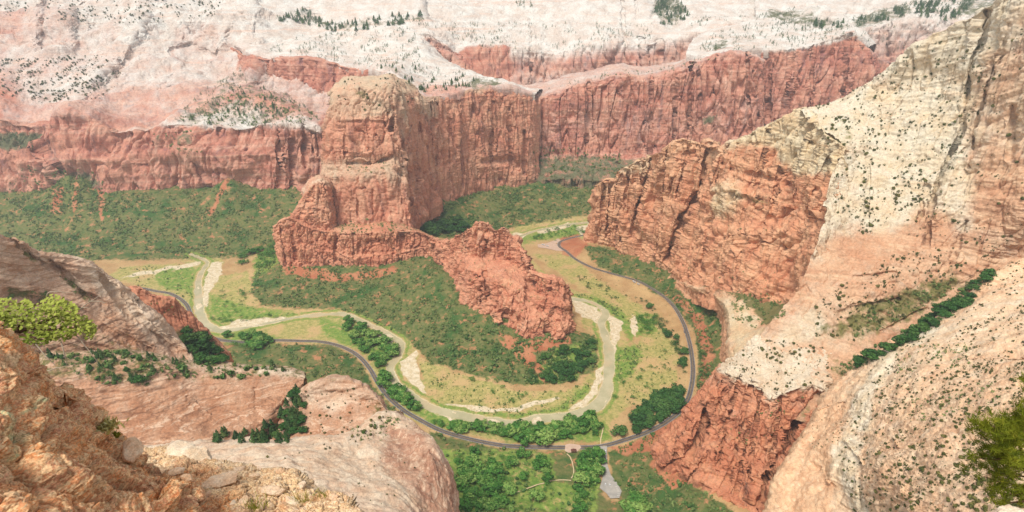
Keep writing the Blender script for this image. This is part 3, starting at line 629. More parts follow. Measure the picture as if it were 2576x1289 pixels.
patch('great_butte', [F1, between(F1, F2, .28, .62), between(F1, F2, .6, .85), F2, F3, F4, F5, F6, F7], 520, 380, M_butte, dict(big=(90, 7), col=(42, 9), bed=(17, 1.3), cell=[((34, 34, 150), 3.6, 6.5), ((14, 14, 34), 1.1, 1.8)], fine=(8, 1.4), seed=33),
      back=[(50, -12), (160, -60)], down=(8, -50), lin=(0, .75),
      sculpt=[([(870,300),(868,400)], 2.2, -8), ([(925,300),(930,380)], 2.2, -7), ([(1085,260),(1090,430)], 2.6, -14), ([(1130,300),(1128,450)], 2.6, -12), ([(1240,255),(1238,400)], 2.6, -11), ([(1282,270),(1286,430)], 2.6, -11), ([(1010,300),(1022,420)], 2.2, -9), ([(900,470),(902,550)], 2.2, -7), ([(986,225),(985,260),(992,290),(985,330)], 3.5, -16), ([(990,285),(1005,330),(1020,430),(1030,550)], 4, 10), ([(1048,420),(1052,500),(1045,560)], 4, -22), ([(1030,440),(1042,540)], 3, -14), ([(1032,320),(1030,340)], 5, -12), ([(940,478),(938,540)], 2.5, -7), ([(885,560),(885,480)], 2.5, -5),
              ([(880,412),(940,418),(985,395)], 5, -15), ([(1100,260),(1098,440)], 5, -10), ([(1215,410),(1290,405),(1300,425)], 9, -22), ([(1318,330),(1320,440)], 4, -14), ([(905,225),(915,245)], 4, -8), ([(860,300),(975,300)], 4, 5), ([(1040,215),(1060,330)], 4, -8), ([(1150,285),(1152,400)], 5, 6)],
      paint=[('w', [(1030,240),(1360,225),(1360,500),(1040,600)], 0, 14), ('w', [(820,304),(985,300),(988,385),(810,395)], .0, 20), ('w', [(1040,200),(1110,235),(1100,300),(1040,280)], .6, 12), ('g', [(890,225),(925,225),(930,255),(900,255)], .5, 8), ('g', [(880,418),(985,412),(985,432),(890,440)], .4, 8)],
      label='great sandstone butte with a pale cap above the river neck')
T0 = (.5, .2, [(768,500,1440),(764,486,1385),(782,462,1378),(808,452,1380),(830,462,1395),(838,480,1430)])
TB = (0, .1, [(742,560,1440),(730,548,1352),(768,562,1346),(808,578,1348),(845,590,1362),(850,600,1420)])
patch('side_tower', [T0, between(T0, TB, .15, .3, w=0), between(T0, TB, .5, .5), between(T0, TB, .6, .75), TB], 130, 140, M_red, dict(big=(40, 3), col=(20, 4.5), bed=(10, 2), cell=[((14, 14, 26), 3, 5)], fine=(5, 1.2), seed=37),
      back=[(60, -4)], down=(4, -40), lin=(.2, .8), sculpt=[([(838,480),(843,600)], 5, -14), ([(790,470),(760,540)], 4, -6)], label='stepped red buttress on the left flank of the great butte')
L1 = (0, .5, [(705,566,1470),(702,560,1410),(738,545,1400),(775,548,1405),(810,560,1412),(850,562,1414),(890,562,1410),(925,560,1408),(970,557,1408),(1010,560,1410),(1052,576,1425),(1088,592,1395),(1120,606,1372)])
L2 = (.1, .3, [(690,582,1420),(690,568,1346),(726,548,1338),(762,566,1334),(800,580,1336),(845,586,1338),(890,587,1336),(925,586,1336),(970,584,1336),(1010,582,1342),(1050,584,1352),(1082,596,1356),(1116,612,1340)])
LB = (0, .1, [(700,648,1400),(703,640,1334),(724,672,1322),(765,668,1320),(800,666,1320),(844,666,1320),(864,684,1314),(909,686,1314),(964,678,1318),(1000,672,1325),(1040,656,1335),(1068,640,1342),(1106,662,1318)])
patch('red_terrace', [L1, L2, between(L2, LB, .3, .2, w=0, g=0), between(L2, LB, .55, .45, w=0, g=.1), between(L2, LB, .62, .72, w=0, g=.1), LB], 420, 150, M_red, dict(big=(50, 3), col=(22, 5), bed=(10, 1.8), cell=[((17, 17, 30), 3.4, 6), ((8, 8, 8), 1, 1.4)], fine=(5, 1.2), seed=41),
      down=(6, -40), lin=(.2, .8), sculpt=[([(738,585),(742,660)], 3.5, -11), ([(843,560),(847,660)], 3.5, -14), ([(888,590),(892,650)], 3, -9), ([(905,610),(905,640)], 3, -8), ([(1010,590),(1012,630)], 3, -7), ([(700,575),(712,650)], 6, 5), ([(935,590),(940,650)], 3, -6), ([(985,590),(990,640)], 3, -6)],
      label='lower red cliff band at the foot of the great butte')
# ------------------------------------------------------------------ red rock fin
O0 = (.1, .1, [(1082,598,1336),(1118,606,1300),(1150,592,1250),(1180,575,1198),(1200,559,1186),(1228,560,1182),(1246,576,1178),(1270,571,1172),(1290,592,1166),(1312,612,1158),(1329,662,1118),(1362,688,1082),(1402,698,1066),(1430,718,1066),(1441,762,1078)])
O1 = (0, .15, [(1084,612,1328),(1118,635,1275),(1150,640,1226),(1180,645,1182),(1205,648,1170),(1230,648,1166),(1250,652,1160),(1274,655,1154),(1298,668,1144),(1322,690,1108),(1338,735,1062),(1366,742,1048),(1404,745,1044),(1433,762,1050),(1443,790,1070)])
O2 = (0, .15, [(1090,632,1318),(1121,668,1255),(1150,695,1175),(1178,705,1108),(1204,706,1090),(1232,710,1080),(1250,716,1070),(1272,722,1058),(1294,735,1046),(1316,752,1034),(1338,768,1030),(1368,785,1020),(1406,785,1020),(1434,795,1030),(1445,810,1058)])
OB = (0, .1, [(1096,655,1312),(1124,700,1222),(1150,752,1120),(1176,780,1080),(1200,794,1062),(1228,808,1042),(1246,822,1024),(1266,836,1008),(1290,850,992),(1316,862,978),(1340,864,976),(1372,860,980),(1412,852,986),(1438,838,1006),(1447,830,1060)])
patch('rock_fin', [O0, between(O0, O1, .2, .45), between(O0, O1, .7, .75), O1, between(O1, O2, .6, .75), O2, between(O2, OB, .25, .3), OB], 360, 300, M_red, dict(big=(45, 6), col=(24, 6.5), bed=(8, 1.6), cell=[((22, 22, 60), 5, 10), ((11, 11, 8), 1.6, 2.4)], fine=(5, 1.0), block=(10, .8), seed=52),
      back=[(14, -6), (36, -90)], down=(6, -30), lin=(.15, .6),
      sculpt=[([(1222,610),(1218,690),(1228,760)], 4, -17), ([(1205,700),(1212,770)], 4, -12), ([(1128,680),(1148,740)], 5, -8), ([(1330,680),(1330,760)], 6, -16), ([(1300,740),(1290,800)], 5, -9), ([(1268,790),(1266,840)], 5, -12), ([(1290,780),(1330,800),(1320,850)], 16, 9), ([(1385,735),(1378,850)], 7, -15), ([(1420,740),(1412,840)], 9, 10), ([(1262,590),(1258,660)], 4, -10), ([(1180,590),(1170,640)], 4, -8)],
      paint=[('g', [(1340,730),(1385,740),(1385,840),(1330,840)], .35, 12), ('g', [(1190,620),(1220,620),(1215,690),(1185,680)], .3, 10)], label='broken red rock fin inside the river bend')
# ------------------------------------------------------------------ right ridge
GS = [(1502,482,1545),(1510,457,1495),(1545,453,1480),(1562,426,1450),(1600,406,1420),(1640,393,1400),(1664,378,1345),(1715,349,1300),(1770,359,1260),(1812,366,1215),(1855,346,1170),(1905,325,1135),(1965,298,1105),(2024,268,1066),(2068,324,984),(2116,358,932),(2126,376,918)]
GB = [(1468,602,1550),(1484,608,1520),(1530,618,1478),(1560,628,1440),(1592,644,1395),(1638,662,1340),(1664,678,1290),(1690,696,1240),(1712,710,1200),(1755,724,1114),(1815,738,1020),(1870,750,965),(1930,766,920),(1975,775,888),(1995,750,850),(2012,720,806),(2030,690,770)]
gs = (.35, .05, GS); gb = (0, .15, GB)
gs = (.35, .05, [p + ((.1 if p[0] < 1700 else .3 if p[0] < 1850 else .95),) for p in GS])
patch('ridge_cliff', [gs, between((.2, 0, GS), gb, .1, .1, g=.1), between((.05, 0, GS), gb, .35, .3), between((0, 0, GS), gb, .55, .5), between((0, 0, GS), gb, .62, .66, g=.2), between((0, 0, GS), gb, .85, .85), gb], 560, 360, M_ridge,
      dict(big=(80, 8), col=(38, 9), bed=(11, 2.7), cell=[((34, 34, 120), 3.2, 9), ((20, 20, 8), 1.1, 1.4)], fine=(6, 1.1), seed=61), back=[(20, -6), (80, -150)], down=(5, -40), lin=(.1, .6),
      sculpt=[([(1535,460),(1525,600)], 2.6, -12), ([(1580,430),(1560,610)], 2.6, -13), ([(1620,410),(1600,560)], 2.6, -12), ([(1680,380),(1650,530)], 3, -14), ([(1735,370),(1700,500)], 2.8, -12), ([(1830,370),(1800,470)], 2.8, -14), ([(1930,330),(1900,490)], 2.8, -13), ([(1960,420),(1930,600)], 2.8, -13), ([(1780,560),(1760,690)], 2.8, -12), ([(1870,530),(1850,700)], 2.6, -10), ([(1560,520),(1545,610)], 2.2, -9), ([(1642,400),(1610,500),(1590,600)], 6, -28), ([(1560,430),(1545,560)], 5, -14), ([(1600,410),(1575,540)], 5, -8), ([(1788,380),(1760,480),(1700,590),(1680,660)], 9, -42), ([(1815,375),(1790,450)], 6, 10), ([(1860,365),(1835,440)], 6, -14), ([(1880,440),(1990,470)], 7, -10), ([(1830,470),(1900,490)], 12, 14), ([(1900,520),(1940,560)], 6, -10),
              ([(2080,400),(2050,470),(2020,540)], 6, -12), ([(2120,350),(2085,440),(2050,540)], 7, 14), ([(2040,330),(2010,430),(1985,520)], 6, 12), ([(1700,400),(1660,520),(1640,640)], 7, 12), ([(1520,470),(1515,590)], 5, -9)],
      paint=[('w', [(1830,330),(2040,245),(2170,330),(2120,430),(2040,440),(1985,430),(1940,370),(1870,360)], 1.1, 18), ('w', [(1795,470),(1850,455),(1870,500),(1830,540),(1780,560)], .7, 16), ('w', [(1530,400),(1650,385),(1640,430),(1560,440)], .5, 10), ('g', [(1730,400),(1770,390),(1770,470),(1730,490)], .35, 10), ('g', [(1845,480),(1935,500),(1930,520),(1860,505)], .5, 10)],
      label='layered red cliffs on the left flank of the right hand ridge')
BI = (.2, .5, [(1700,700,1230),(1757,716,1120),(1818,731,1024),(1872,743,968),(1932,758,922),(1975,766,892),(2000,790,800),(1950,850,745)])
BO = (.5, .1, [(1702,706,1212),(1745,722,1120),(1790,740,1050),(1822,768,968),(1832,798,914),(1838,838,858),(1842,870,815),(1850,900,770)])
BF = (.1, .1, [(1700,712,1205),(1735,732,1140),(1782,756,1092),(1812,796,1022),(1816,830,970),(1816,862,924),(1814,890,888),(1820,915,840)])
patch('ledge_bench', [BI, between(BI, BO, .5, .5, w=.3, g=.25), BO, between(BO, BF, .5, .3), BF], 240, 130, M_ridge, dict(big=(40, 3), col=(25, 2.5), bed=(8, 2), fine=(5, 1), seed=66), down=(5, -40), lin=(0, .8),
      paint=[('g', [(1830,728),(1960,745),(1975,790),(1930,820),(1890,770)], .9, 16), ('w', [(1820,750),(1880,760),(1930,850),(1850,900),(1835,820)], .85, 16)], label='shrubby ledge between the ridge cliffs and the road')
G2 = [(.9, .05, [(2014,280,1066),(2090,250,1070),(2150,229,1060),(2220,182,1032),(2300,113,1000),(2400,62,960),(2480,18,920),(2560,-32,880),(2690,-95,840)]),
      (.95, .1, [(2064,332,990),(2140,285,1010),(2190,270,1005),(2260,240,990),(2335,185,970),(2420,140,930),(2490,105,890),(2570,60,850),(2690,10,810)]),
      (.95, .1, [(2122,364,936),(2190,335,962),(2240,322,960),(2300,292,950),(2370,252,932),(2440,222,902),(2500,192,862),(2580,152,820),(2690,122,780)]),
      (1, .05, [(2088,452,884),(2140,460,892),(2190,462,890),(2260,452,882),(2340,432,868),(2420,402,850),(2490,382,820),(2580,352,780),(2690,322,740)]),
      (.8, .05, [(2072,560,826),(2120,575,826),(2170,580,820),(2240,578,815),(2320,560,810),(2400,540,805),(2480,520,780),(2580,490,740),(2690,470,700)]),
      (.25, .1, [(2025,690,770),(2070,692,762),(2120,690,756),(2200,670,760),(2290,650,766),(2380,630,770),(2470,600,760),(2580,570,730),(2690,540,700)]),
      (.2, .15, [(1985,766,748),(2040,765,728),(2100,758,716),(2180,748,720),(2265,734,730),(2350,710,740),(2430,680,745),(2550,620,740),(2690,580,720)]),
      (.3, .25, [(1905,848,716),(1990,856,696),(2070,860,680),(2150,848,682),(2235,810,702),(2325,770,716),(2405,722,736),(2535,652,740),(2690,610,730)]),
      (.1, .4, [(1930,885,690),(2000,915,662),(2075,930,640),(2165,918,640),(2252,878,666),(2342,816,690),(2422,756,715),(2542,684,725),(2690,640,720)])]
patch('white_ridge_slope', G2, 440, 520, M_cream, dict(big=(70, 8), col=(40, 4), xbed=(7, 2.0, (.35, .5, 1)), bed=(10, 1.2), block=(18, 1.1), cell=[((40, 40, 120), 1.8, 4)], fine=(6, 1.2), seed=71), back=[(20, -8), (90, -160)], down=(60, -50), lin=(0, .3),
      sculpt=[([(2480,30),(2440,180),(2420,330),(2350,480),(2330,620)], 5, -22), ([(2500,160),(2460,300),(2440,420)], 4, -14), ([(2540,60),(2480,260)], 4, -10), ([(2550,270),(2540,400)], 8, -16), ([(2185,400),(2182,560)], 3, -6), ([(2420,300),(2400,420),(2340,560)], 10, 9), ([(2330,470),(2310,560)], 5, -10), ([(2100,450),(2075,490),(2085,560),(2050,630)], 12, 12),
              ([(2300,700),(2400,670)], 6, -10), ([(2120,790),(2260,760)], 6, -9), ([(2220,840),(2330,780)], 5, -12), ([(2150,700),(2250,690)], 5, -6), ([(2430,560),(2380,690)], 6, -12)],
      paint=[('w', [(2110,590),(2250,580),(2330,520),(2400,560),(2400,640),(2250,660),(2060,720),(2030,700)], .1, 30), ('w', [(2440,200),(2600,0),(2700,-60),(2700,480),(2470,560),(2430,420)], .45, 50), ('g', [(2070,290),(2150,300),(2150,370),(2080,360)], .4, 16), ('g', [(2160,420),(2200,430),(2190,600),(2170,590)], .3, 12), ('g', [(2240,470),(2330,460),(2300,520),(2250,510)], .3, 14),
             ('g', [(2180,760),(2400,680),(2420,720),(2260,820),(2160,850),(2050,830)], .6, 26), ('g', [(2300,500),(2350,560),(2260,590)], .35, 14), ('w', [(1990,800),(2060,760),(2090,850),(1930,880)], .7, 18), ('w', [(2470,420),(2600,400),(2600,560),(2440,600)], .0, 30)],
      label='cream slickrock slope with dotted bushes rising to the upper right')
WR = (1, .1, [(1822,905,712),(1808,922,690),(1822,936,660),(1850,948,645),(1892,968,630),(1930,990,614),(1955,998,608),(1990,982,612),(2040,968,614),(2074,982,604),(2092,985,650)])
WK = (1, .15, [(1905,846,724),(1918,846,720),(1935,848,716),(1955,850,710),(1975,852,704),(2000,855,698),(2025,860,692),(2050,866,686),(2075,876,676),(2095,890,664),(2105,900,680)])
WF = (0, .1, [(1655,1110,700),(1640,1132,660),(1660,1160,632),(1705,1190,600),(1755,1212,575),(1800,1238,552),(1838,1266,534),(1872,1288,520),(1900,1305,510),(1945,1270,520),(1990,1200,580)])
patch('square_bluff', [WK, between(WK, WR, .5, .5, w=1, g=.2), WR, between(WR, WF, .05, .02, w=.2), between(WR, WF, .3, .22, w=0), between(WR, WF, .6, .5, w=0), between(WR, WF, .66, .66, w=0, g=.15), between(WR, WF, .88, .86, w=0), WF], 360, 360, M_bluff,
      dict(big=(40, 4), col=(26, 5.5), bed=(8, 1.7), cell=[((18, 18, 90), 2.8, 6), ((13, 13, 5), .7, .9)], fine=(4, .9), seed=77), down=(5, -40), lin=(.3, .8),
      sculpt=[([(1855,955),(1805,1170)], 2.8, -10), ([(1912,985),(1882,1210)], 2.8, -10), ([(1965,1000),(1935,1210)], 2.8, -10), ([(1832,950),(1785,1090)], 2.6, -9), ([(1880,1060),(1850,1250)], 2.4, -8), ([(2062,1000),(2035,1040),(1990,1100),(1945,1180),(1900,1270)], 8, -60), ([(1780,1030),(1772,1080),(1735,1150)], 7, -42), ([(1745,1055),(1705,1125),(1665,1150)], 9, 20), ([(1775,1130),(1725,1190)], 7, 10), ([(1890,970),(1885,990)], 4, -8), ([(1880,1000),(1850,1150),(1820,1230)], 5, -9), ([(1940,1000),(1930,1150),(1890,1260)], 6, 8), ([(1820,960),(1790,1060)], 4, -7), ([(1850,960),(1800,1150)], 5, 6)],
      label='square red bluff capped by a white bushy ledge')
# ------------------------------------------------------------------ right foreground slickrock
H0 = (.1, .1, [(2720,565,660),(2590,635,640),(2480,700,625),(2400,760,612),(2330,812,602),(2250,852,592),(2180,892,580),(2110,952,562),(2062,1006,535),(2035,1060,508),(1992,1125,470),(1955,1195,438),(1915,1300,400)])
H1 = (.5, .1, [(2720,680,560),(2600,740,548),(2500,775,540),(2420,800,536),(2345,836,534),(2270,866,538),(2200,930,518),(2155,985,494),(2140,1050,460),(2125,1095,438),(2105,1140,415),(2108,1215,384),(2150,1310,338)])
H2 = (.3, .15, [(2720,800,430),(2620,860,412),(2530,905,402),(2450,940,400),(2380,965,402),(2325,1000,402),(2275,1040,400),(2230,1080,394),(2205,1110,380),(2195,1150,360),(2195,1190,345),(2212,1245,318),(2250,1320,286)])
H3 = (.3, .2, [(2740,1000,285),(2650,1040,282),(2570,1070,282),(2500,1090,284),(2430,1118,288),(2380,1140,288),(2340,1165,286),(2310,1195,284),(2295,1225,276),(2290,1245,270),(2292,1268,262),(2304,1305,248),(2335,1345,238)])
H4 = (.3, .3, [(2800,1270,185),(2720,1280,188),(2640,1290,190),(2570,1300,195),(2510,1310,200),(2470,1320,204),(2440,1330,208),(2420,1340,210),(2410,1350,212),(2405,1360,212),(2405,1370,212),(2410,1380,212),(2430,1400,208)])
patch('slickrock_slope', [H0, between(H0, H1, .35, .3), H1, H2, H3, H4], 420, 380, M_slab, dict(big=(45, 4.5), xbed=(3.2, 1.2, (.5, .7, 1)), block=(10, .7), cell=[((30, 30, 60), .9, 1.8)], fine=(3.5, .7), seed=82), back=[(25, -30), (60, -140)], down=(60, -10), lin=(0, .2),
      sculpt=[([(2140,1050),(2120,1110),(2160,1180),(2165,1290)], 5, -7), ([(2250,1010),(2225,1070),(2260,1130),(2270,1250)], 6, -6), ([(2150,990),(2135,1060)], 14, 8), ([(2040,1180),(2070,1230)], 14, -8), ([(2100,1140),(2085,1200)], 12, 9), ([(2420,908),(2576,900)], 2, -3), ([(2060,1020),(2120,1000)], 7, 8), ([(2300,900),(2420,880)], 6, -3)],
      paint=[('w', [(2260,865),(2200,920),(2145,990),(2135,1060),(2170,1080),(2190,1010),(2240,930)], 1, 10), ('w', [(2140,1090),(2095,1130),(2110,1210),(2150,1300),(2190,1290),(2150,1200),(2160,1110)], 1, 10), ('w', [(2330,800),(2270,850),(2300,870),(2370,820)], .9, 10), ('w', [(1940,1120),(2050,1000),(2120,1010),(2110,1100),(2080,1140),(2090,1300),(1900,1300)], -.2, 12), ('g', [(2260,900),(2420,890),(2420,930),(2250,940)], .3, 20), ('g', [(2300,1000),(2480,960),(2500,1000),(2300,1060)], .3, 20)],
      label='dotted peach slickrock slope filling the lower right')
# ------------------------------------------------------------------ left formations
I0 = (.5, .05, [(-130,500,480),(0,586,500),(60,612,514),(110,640,528),(190,650,545),(250,676,556),(310,712,566),(360,758,572),(430,828,576),(480,888,572),(506,918,562)])
IB = (.2, .4, [(-130,930,430),(0,880,470),(60,885,480),(110,890,490),(190,885,500),(250,885,512),(310,890,522),(350,895,530),(400,905,540),(450,918,545),(490,926,548)])
patch('tilted_slab', [I0, between(I0, IB, .3, .2), between(I0, IB, .55, .5, g=.15), between(I0, IB, .75, .75), IB], 330, 240, M_left, dict(big=(40, 4), xbed=(6, 3.2, (.75, .1, .8)), cell=[((70, 46, 12), .8, .9)], fine=(4, .7), seed=91), back=[(14, -5), (60, -90)], down=(10, -30), lin=(0, .4),
      sculpt=[([(30,600),(110,665),(200,700)], 5, -6), ([(130,660),(210,740),(260,770)], 7, -8), ([(250,690),(330,800),(440,880)], 5, -6), ([(300,720),(420,840)], 6, 4), ([(20,740),(120,760),(200,780)], 8, -6), ([(170,760),(300,850),(380,880)], 5, -5)],
      paint=[('g', [(30,610),(60,620),(110,660),(80,660)], .55, 8), ('g', [(20,725),(130,740),(120,760),(20,750)], .55, 8), ('g', [(150,680),(230,745),(220,760),(150,700)], .55, 8), ('w', [(250,825),(280,820),(345,865),(320,870)], -.5, 5), ('w', [(190,650),(310,710),(440,840),(400,860),(260,740)], .9, 20)], label='tilted pinkish slab of bedded sandstone at the left')
J0 = (0, .1, [(322,722,640),(345,720,632),(385,742,632),(432,752,640),(470,782,648),(520,830,652),(580,892,650)])
JB = (0, .2, [(320,830,600),(350,850,600),(390,870,605),(430,890,610),(470,905,612),(520,915,616),(572,915,630)])
patch('red_spur', [J0, between(J0, JB, .3, .15), between(J0, JB, .6, .5, g=.1), JB], 150, 110, M_red, dict(big=(25, 3), col=(14, 2), xbed=(4, 1.4, (.7, .1, .8)), fine=(3, .7), seed=95), back=[(12, -4), (50, -120)], down=(10, -60), lin=(.1, .4),
      paint=[('g', [(430,830),(480,830),(560,900),(480,920)], .55, 10)], label='red spur descending behind the tilted slab')
K0 = (.5, .5, [(40,940,455),(110,892,462),(200,886,470),(300,884,480),(400,892,490),(470,910,498),(560,918,506),(650,924,510),(730,930,515),(768,938,512)])
K1 = (.35, .4, [(60,965,432),(120,930,440),(210,925,448),(310,925,458),(410,930,470),(480,940,480),(565,942,488),(650,945,496),(728,944,504),(764,950,506)])
KB = (.1, .1, [(120,1060,405),(180,1080,405),(250,1100,405),(335,1122,402),(430,1124,406),(520,1120,412),(600,1100,430),(660,1065,446),(715,1010,470),(762,972,492)])
patch('crossbedded_wall', [K0, K1, between(K1, KB, .35, .3, w=.1, g=.05), between(K1, KB, .7, .65, w=0, g=.05), KB], 330, 200, M_left, dict(big=(30, 3), xbed=(4, 2.0, (.16, .3, .95)), cell=[((44, 26, 8), 1.2, 1.8)], fine=(3, .6), seed=99), back=[(14, -6), (50, -70)], down=(10, -40), lin=(0, .4),
      sculpt=[([(470,1000),(540,1060)], 3, -2.5), ([(740,935),(765,945)], 8, 5), ([(640,980),(650,1060)], 6, -3)], paint=[('w', [(640,925),(770,935),(765,950),(640,940)], .9, 6), ('g', [(90,900),(300,890),(420,920),(420,950),(250,960),(100,950)], .5, 18), ('g', [(420,925),(640,930),(640,950),(440,955)], .35, 14)], label='purplish cross bedded sandstone wall below the left slab')
N0 = (.4, .3, [(690,1060,462),(735,1000,466),(790,968,468),(860,955,470),(915,972,464),(955,1008,454),(985,1048,440),(1002,1072,432)])
NB = (.1, .1, [(685,1122,425),(732,1122,420),(790,1120,412),(850,1116,408),(900,1108,408),(945,1098,412),(980,1092,418),(1006,1096,424)])
patch('peach_dome', [N0, between(N0, NB, .3, .15), between(N0, NB, .65, .5), NB], 180, 120, M_left, dict(big=(25, 2.5), xbed=(4, 1.5, (-.3, .3, .9)), cell=[((20, 14, 7), 1.2, 1.6)], fine=(3, .6), seed=103), back=[(16, -8), (50, -120)], down=(8, -30), lin=(0, .2),
      paint=[('g', [(930,1000),(1000,1040),(1000,1100),(940,1090)], .5, 14), ('w', [(730,1000),(860,955),(930,1000),(830,1040)], .6, 16)], label='peach sandstone dome beside the gully of trees')
S0 = (.7, .3, [(300,1135,345),(420,1118,345),(520,1112,346),(620,1105,348),(720,1108,352),(830,1102,360),(900,1082,378),(955,1042,404),(1000,1036,416),(1012,1044,450)])
S1 = (.75, .05, [(320,1180,300),(430,1160,298),(520,1150,298),(620,1140,300),(720,1138,308),(830,1148,316),(900,1140,336),(975,1090,380),(1048,1076,398),(1056,1086,440)])
S2 = (.75, .05, [(340,1240,250),(450,1220,254),(540,1200,258),(640,1190,264),(740,1188,272),(850,1195,284),(930,1190,304),(1025,1150,346),(1086,1108,374),(1094,1118,420)])
S3 = (.75, .05, [(380,1320,212),(500,1300,216),(600,1280,222),(700,1260,230),(800,1255,240),(900,1258,254),(985,1240,276),(1072,1205,318),(1126,1188,340),(1136,1196,390)])
S4 = (.5, .1, [(400,1400,180),(520,1380,186),(640,1370,192),(740,1350,200),(840,1340,210),(940,1335,224),(1020,1325,244),(1095,1305,280),(1142,1290,304),(1152,1296,356)])
S5 = (.4, .1, [(420,1500,150),(540,1480,160),(660,1470,165),(760,1450,170),(860,1440,180),(950,1430,190),(1040,1420,210),(1110,1410,240),(1152,1400,262),(1160,1405,320)])
patch('swirled_slickrock', [S0, S1, S2, S3, S4, S5], 340, 260, M_apron, dict(big=(30, 2.5), xbed=(2.6, 1.3, (.55, -.2, .8)), cell=[((24, 14, 5), .5, .8)], fine=(3, .45), seed=107), back=[(14, -10), (40, -90)], down=(20, -60), lin=(.1, .2),
      sculpt=[([(1082,1200),(1096,1248)], 8, -30), ([(1106,1228),(1112,1252)], 5, -18), ([(860,1120),(960,1160),(1020,1210),(1075,1290)], 10, 5), ([(690,1120),(720,1150),(735,1200)], 10, -2.5)],
      paint=[('w', [(980,1080),(1060,1080),(1150,1200),(1160,1320),(1090,1320),(1040,1220),(960,1150)], .15, 16), ('w', [(1072,1195),(1100,1190),(1122,1250),(1100,1262),(1080,1240)], -.8, 4), ('g', [(870,1080),(960,1045),(1000,1060),(960,1110),(900,1110)], .35, 14)], label='swirling white slickrock apron in the lower left')
# ------------------------------------------------------------------ at the viewpoint
V0 = (0, .05, [(-120,730,6.2),(-60,775,6.1),(0,822,6.0),(60,884,6.1),(120,940,6.3),(200,1010,6.5),(300,1112,6.6),(380,1166,6.4),(440,1206,6.0),(490,1242,5.6),(506,1290,5.2)])
V1 = (.05, .15, [(-120,900,5.0),(-60,930,4.9),(0,960,4.9),(55,1000,5.0),(105,1050,5.1),(170,1110,5.2),(250,1180,5.3),(330,1225,5.2),(395,1260,5.0),(445,1290,4.8),(470,1330,4.6)])
V2 = (.05, .1, [(-140,1100,3.9),(-70,1120,3.9),(-10,1140,3.9),(45,1165,3.95),(95,1195,4.0),(150,1235,4.1),(220,1280,4.2),(295,1310,4.2),(350,1330,4.1),(400,1355,4.0),(430,1390,3.9)])
V3 = (.05, .1, [(-170,1420,2.6),(-90,1430,2.6),(-20,1440,2.6),(35,1450,2.65),(85,1460,2.7),(130,1470,2.75),(190,1480,2.8),(260,1490,2.9),(310,1500,2.9),(360,1510,2.9),(400,1530,2.9)])
patch('foreground_rock', [V0, V1, V2, V3], 560, 480, M_near, dict(big=(1.1, .16), cell=[((.7, .7, .6), .12, .07), ((.22, .22, .2), .035, .025), ((.08, .08, .08), .009, .006)], fine=(.12, .010), pit=(.25, .03), seed=113), back=[(.6, -.4), (1.4, -5)], down=(.3, -.6), lin=(0, .2),
      sculpt=[([(100,960),(180,1060),(240,1110),(330,1170)], 20, -.22), ([(60,900),(140,1000),(200,1040)], 22, .12), ([(400,1265),(440,1240)], 14, -.25), ([(180,1060),(230,1090)], 10, -.25)],
      paint=[('g', [(-10,1000),(40,1010),(72,1100),(60,1145),(15,1090)], .62, 16), ('g', [(60,1010),(85,1015),(80,1040),(62,1035)], .6, 8), ('w', [(0,890),(40,900),(30,930),(0,925)], .8, 10)],
      label='rough orange rock at the viewpoint in the lower left corner')
Q0 = (.8, .05, [(270,1118,9.6),(330,1122,9.4),(420,1140,9.2),(520,1158,8.9),(610,1170,8.6),(690,1172,8.4),(740,1186,8.1),(775,1214,7.7),(815,1238,7.3),(872,1258,6.9),(908,1292,6.5),(930,1330,6.2)])
Q1 = (.8, .05, [(280,1160,8.4),(345,1165,8.3),(430,1180,8.1),(520,1195,7.9),(605,1205,7.7),(680,1210,7.6),(730,1222,7.4),(765,1240,7.15),(805,1258,6.9),(855,1278,6.6),(890,1312,6.25),(905,1350,5.9)])
Q2 = (.7, .05, [(300,1230,7.0),(370,1235,7.0),(450,1242,6.9),(530,1248,6.85),(605,1255,6.75),(670,1262,6.65),(720,1270,6.5),(755,1280,6.4),(795,1295,6.2),(840,1315,6.0),(870,1345,5.8),(885,1380,5.5)])
Q3 = (.5, .05, [(330,1340,5.4),(400,1345,5.4),(470,1350,5.4),(540,1352,5.4),(600,1355,5.4),(660,1360,5.4),(705,1365,5.3),(745,1370,5.3),(785,1380,5.2),(830,1395,5.0),(860,1410,5.0),(880,1430,4.9)])
patch('rubble_ledge', [Q0, Q1, Q2, Q3], 480, 320, M_near, dict(big=(1.3, .08), cell=[((.6, .5, .3), .07, .06), ((.2, .2, .14), .028, .025), ((.08, .08, .07), .009, .008)], fine=(.12, .012), pit=(.25, .03), seed=117), back=[(.3, -.25), (.8, -3)], down=(.3, -.6), lin=(0, .2),
      sculpt=[([(430,1175),(560,1180)], 8, -.15), ([(480,1270),(560,1265),(620,1250)], 12, -.2), ([(640,1180),(720,1178)], 12, .12)],
      paint=[('w', [(600,1172),(720,1170),(770,1210),(760,1240),(640,1250),(600,1210)], 1, 14), ('w', [(440,1170),(560,1180),(500,1230),(440,1210)], .1, 14), ('w', [(420,1250),(600,1250),(560,1300),(420,1300)], -.2, 14), ('w', [(780,1230),(920,1290),(900,1320),(780,1290)], .8, 12)],
      label='pale rubble ledge below the viewpoint')
R0 = (.8, .05, [(2430,1345,5.0),(2490,1306,5.3),(2560,1290,5.6),(2640,1286,5.8),(2740,1290,6.0),(2860,1300,6.2),(2960,1330,6.2)])
R1 = (.7, .05, [(2400,1440,4.2),(2470,1420,4.3),(2550,1410,4.5),(2640,1405,4.6),(2750,1405,4.7),(2890,1410,4.8),(3000,1430,4.8)])
R2 = (.6, .05, [(2380,1650,3.0),(2460,1640,3.0),(2550,1630,3.1),(2650,1630,3.2),(2780,1630,3.3),(2940,1640,3.3),(3060,1650,3.3)])
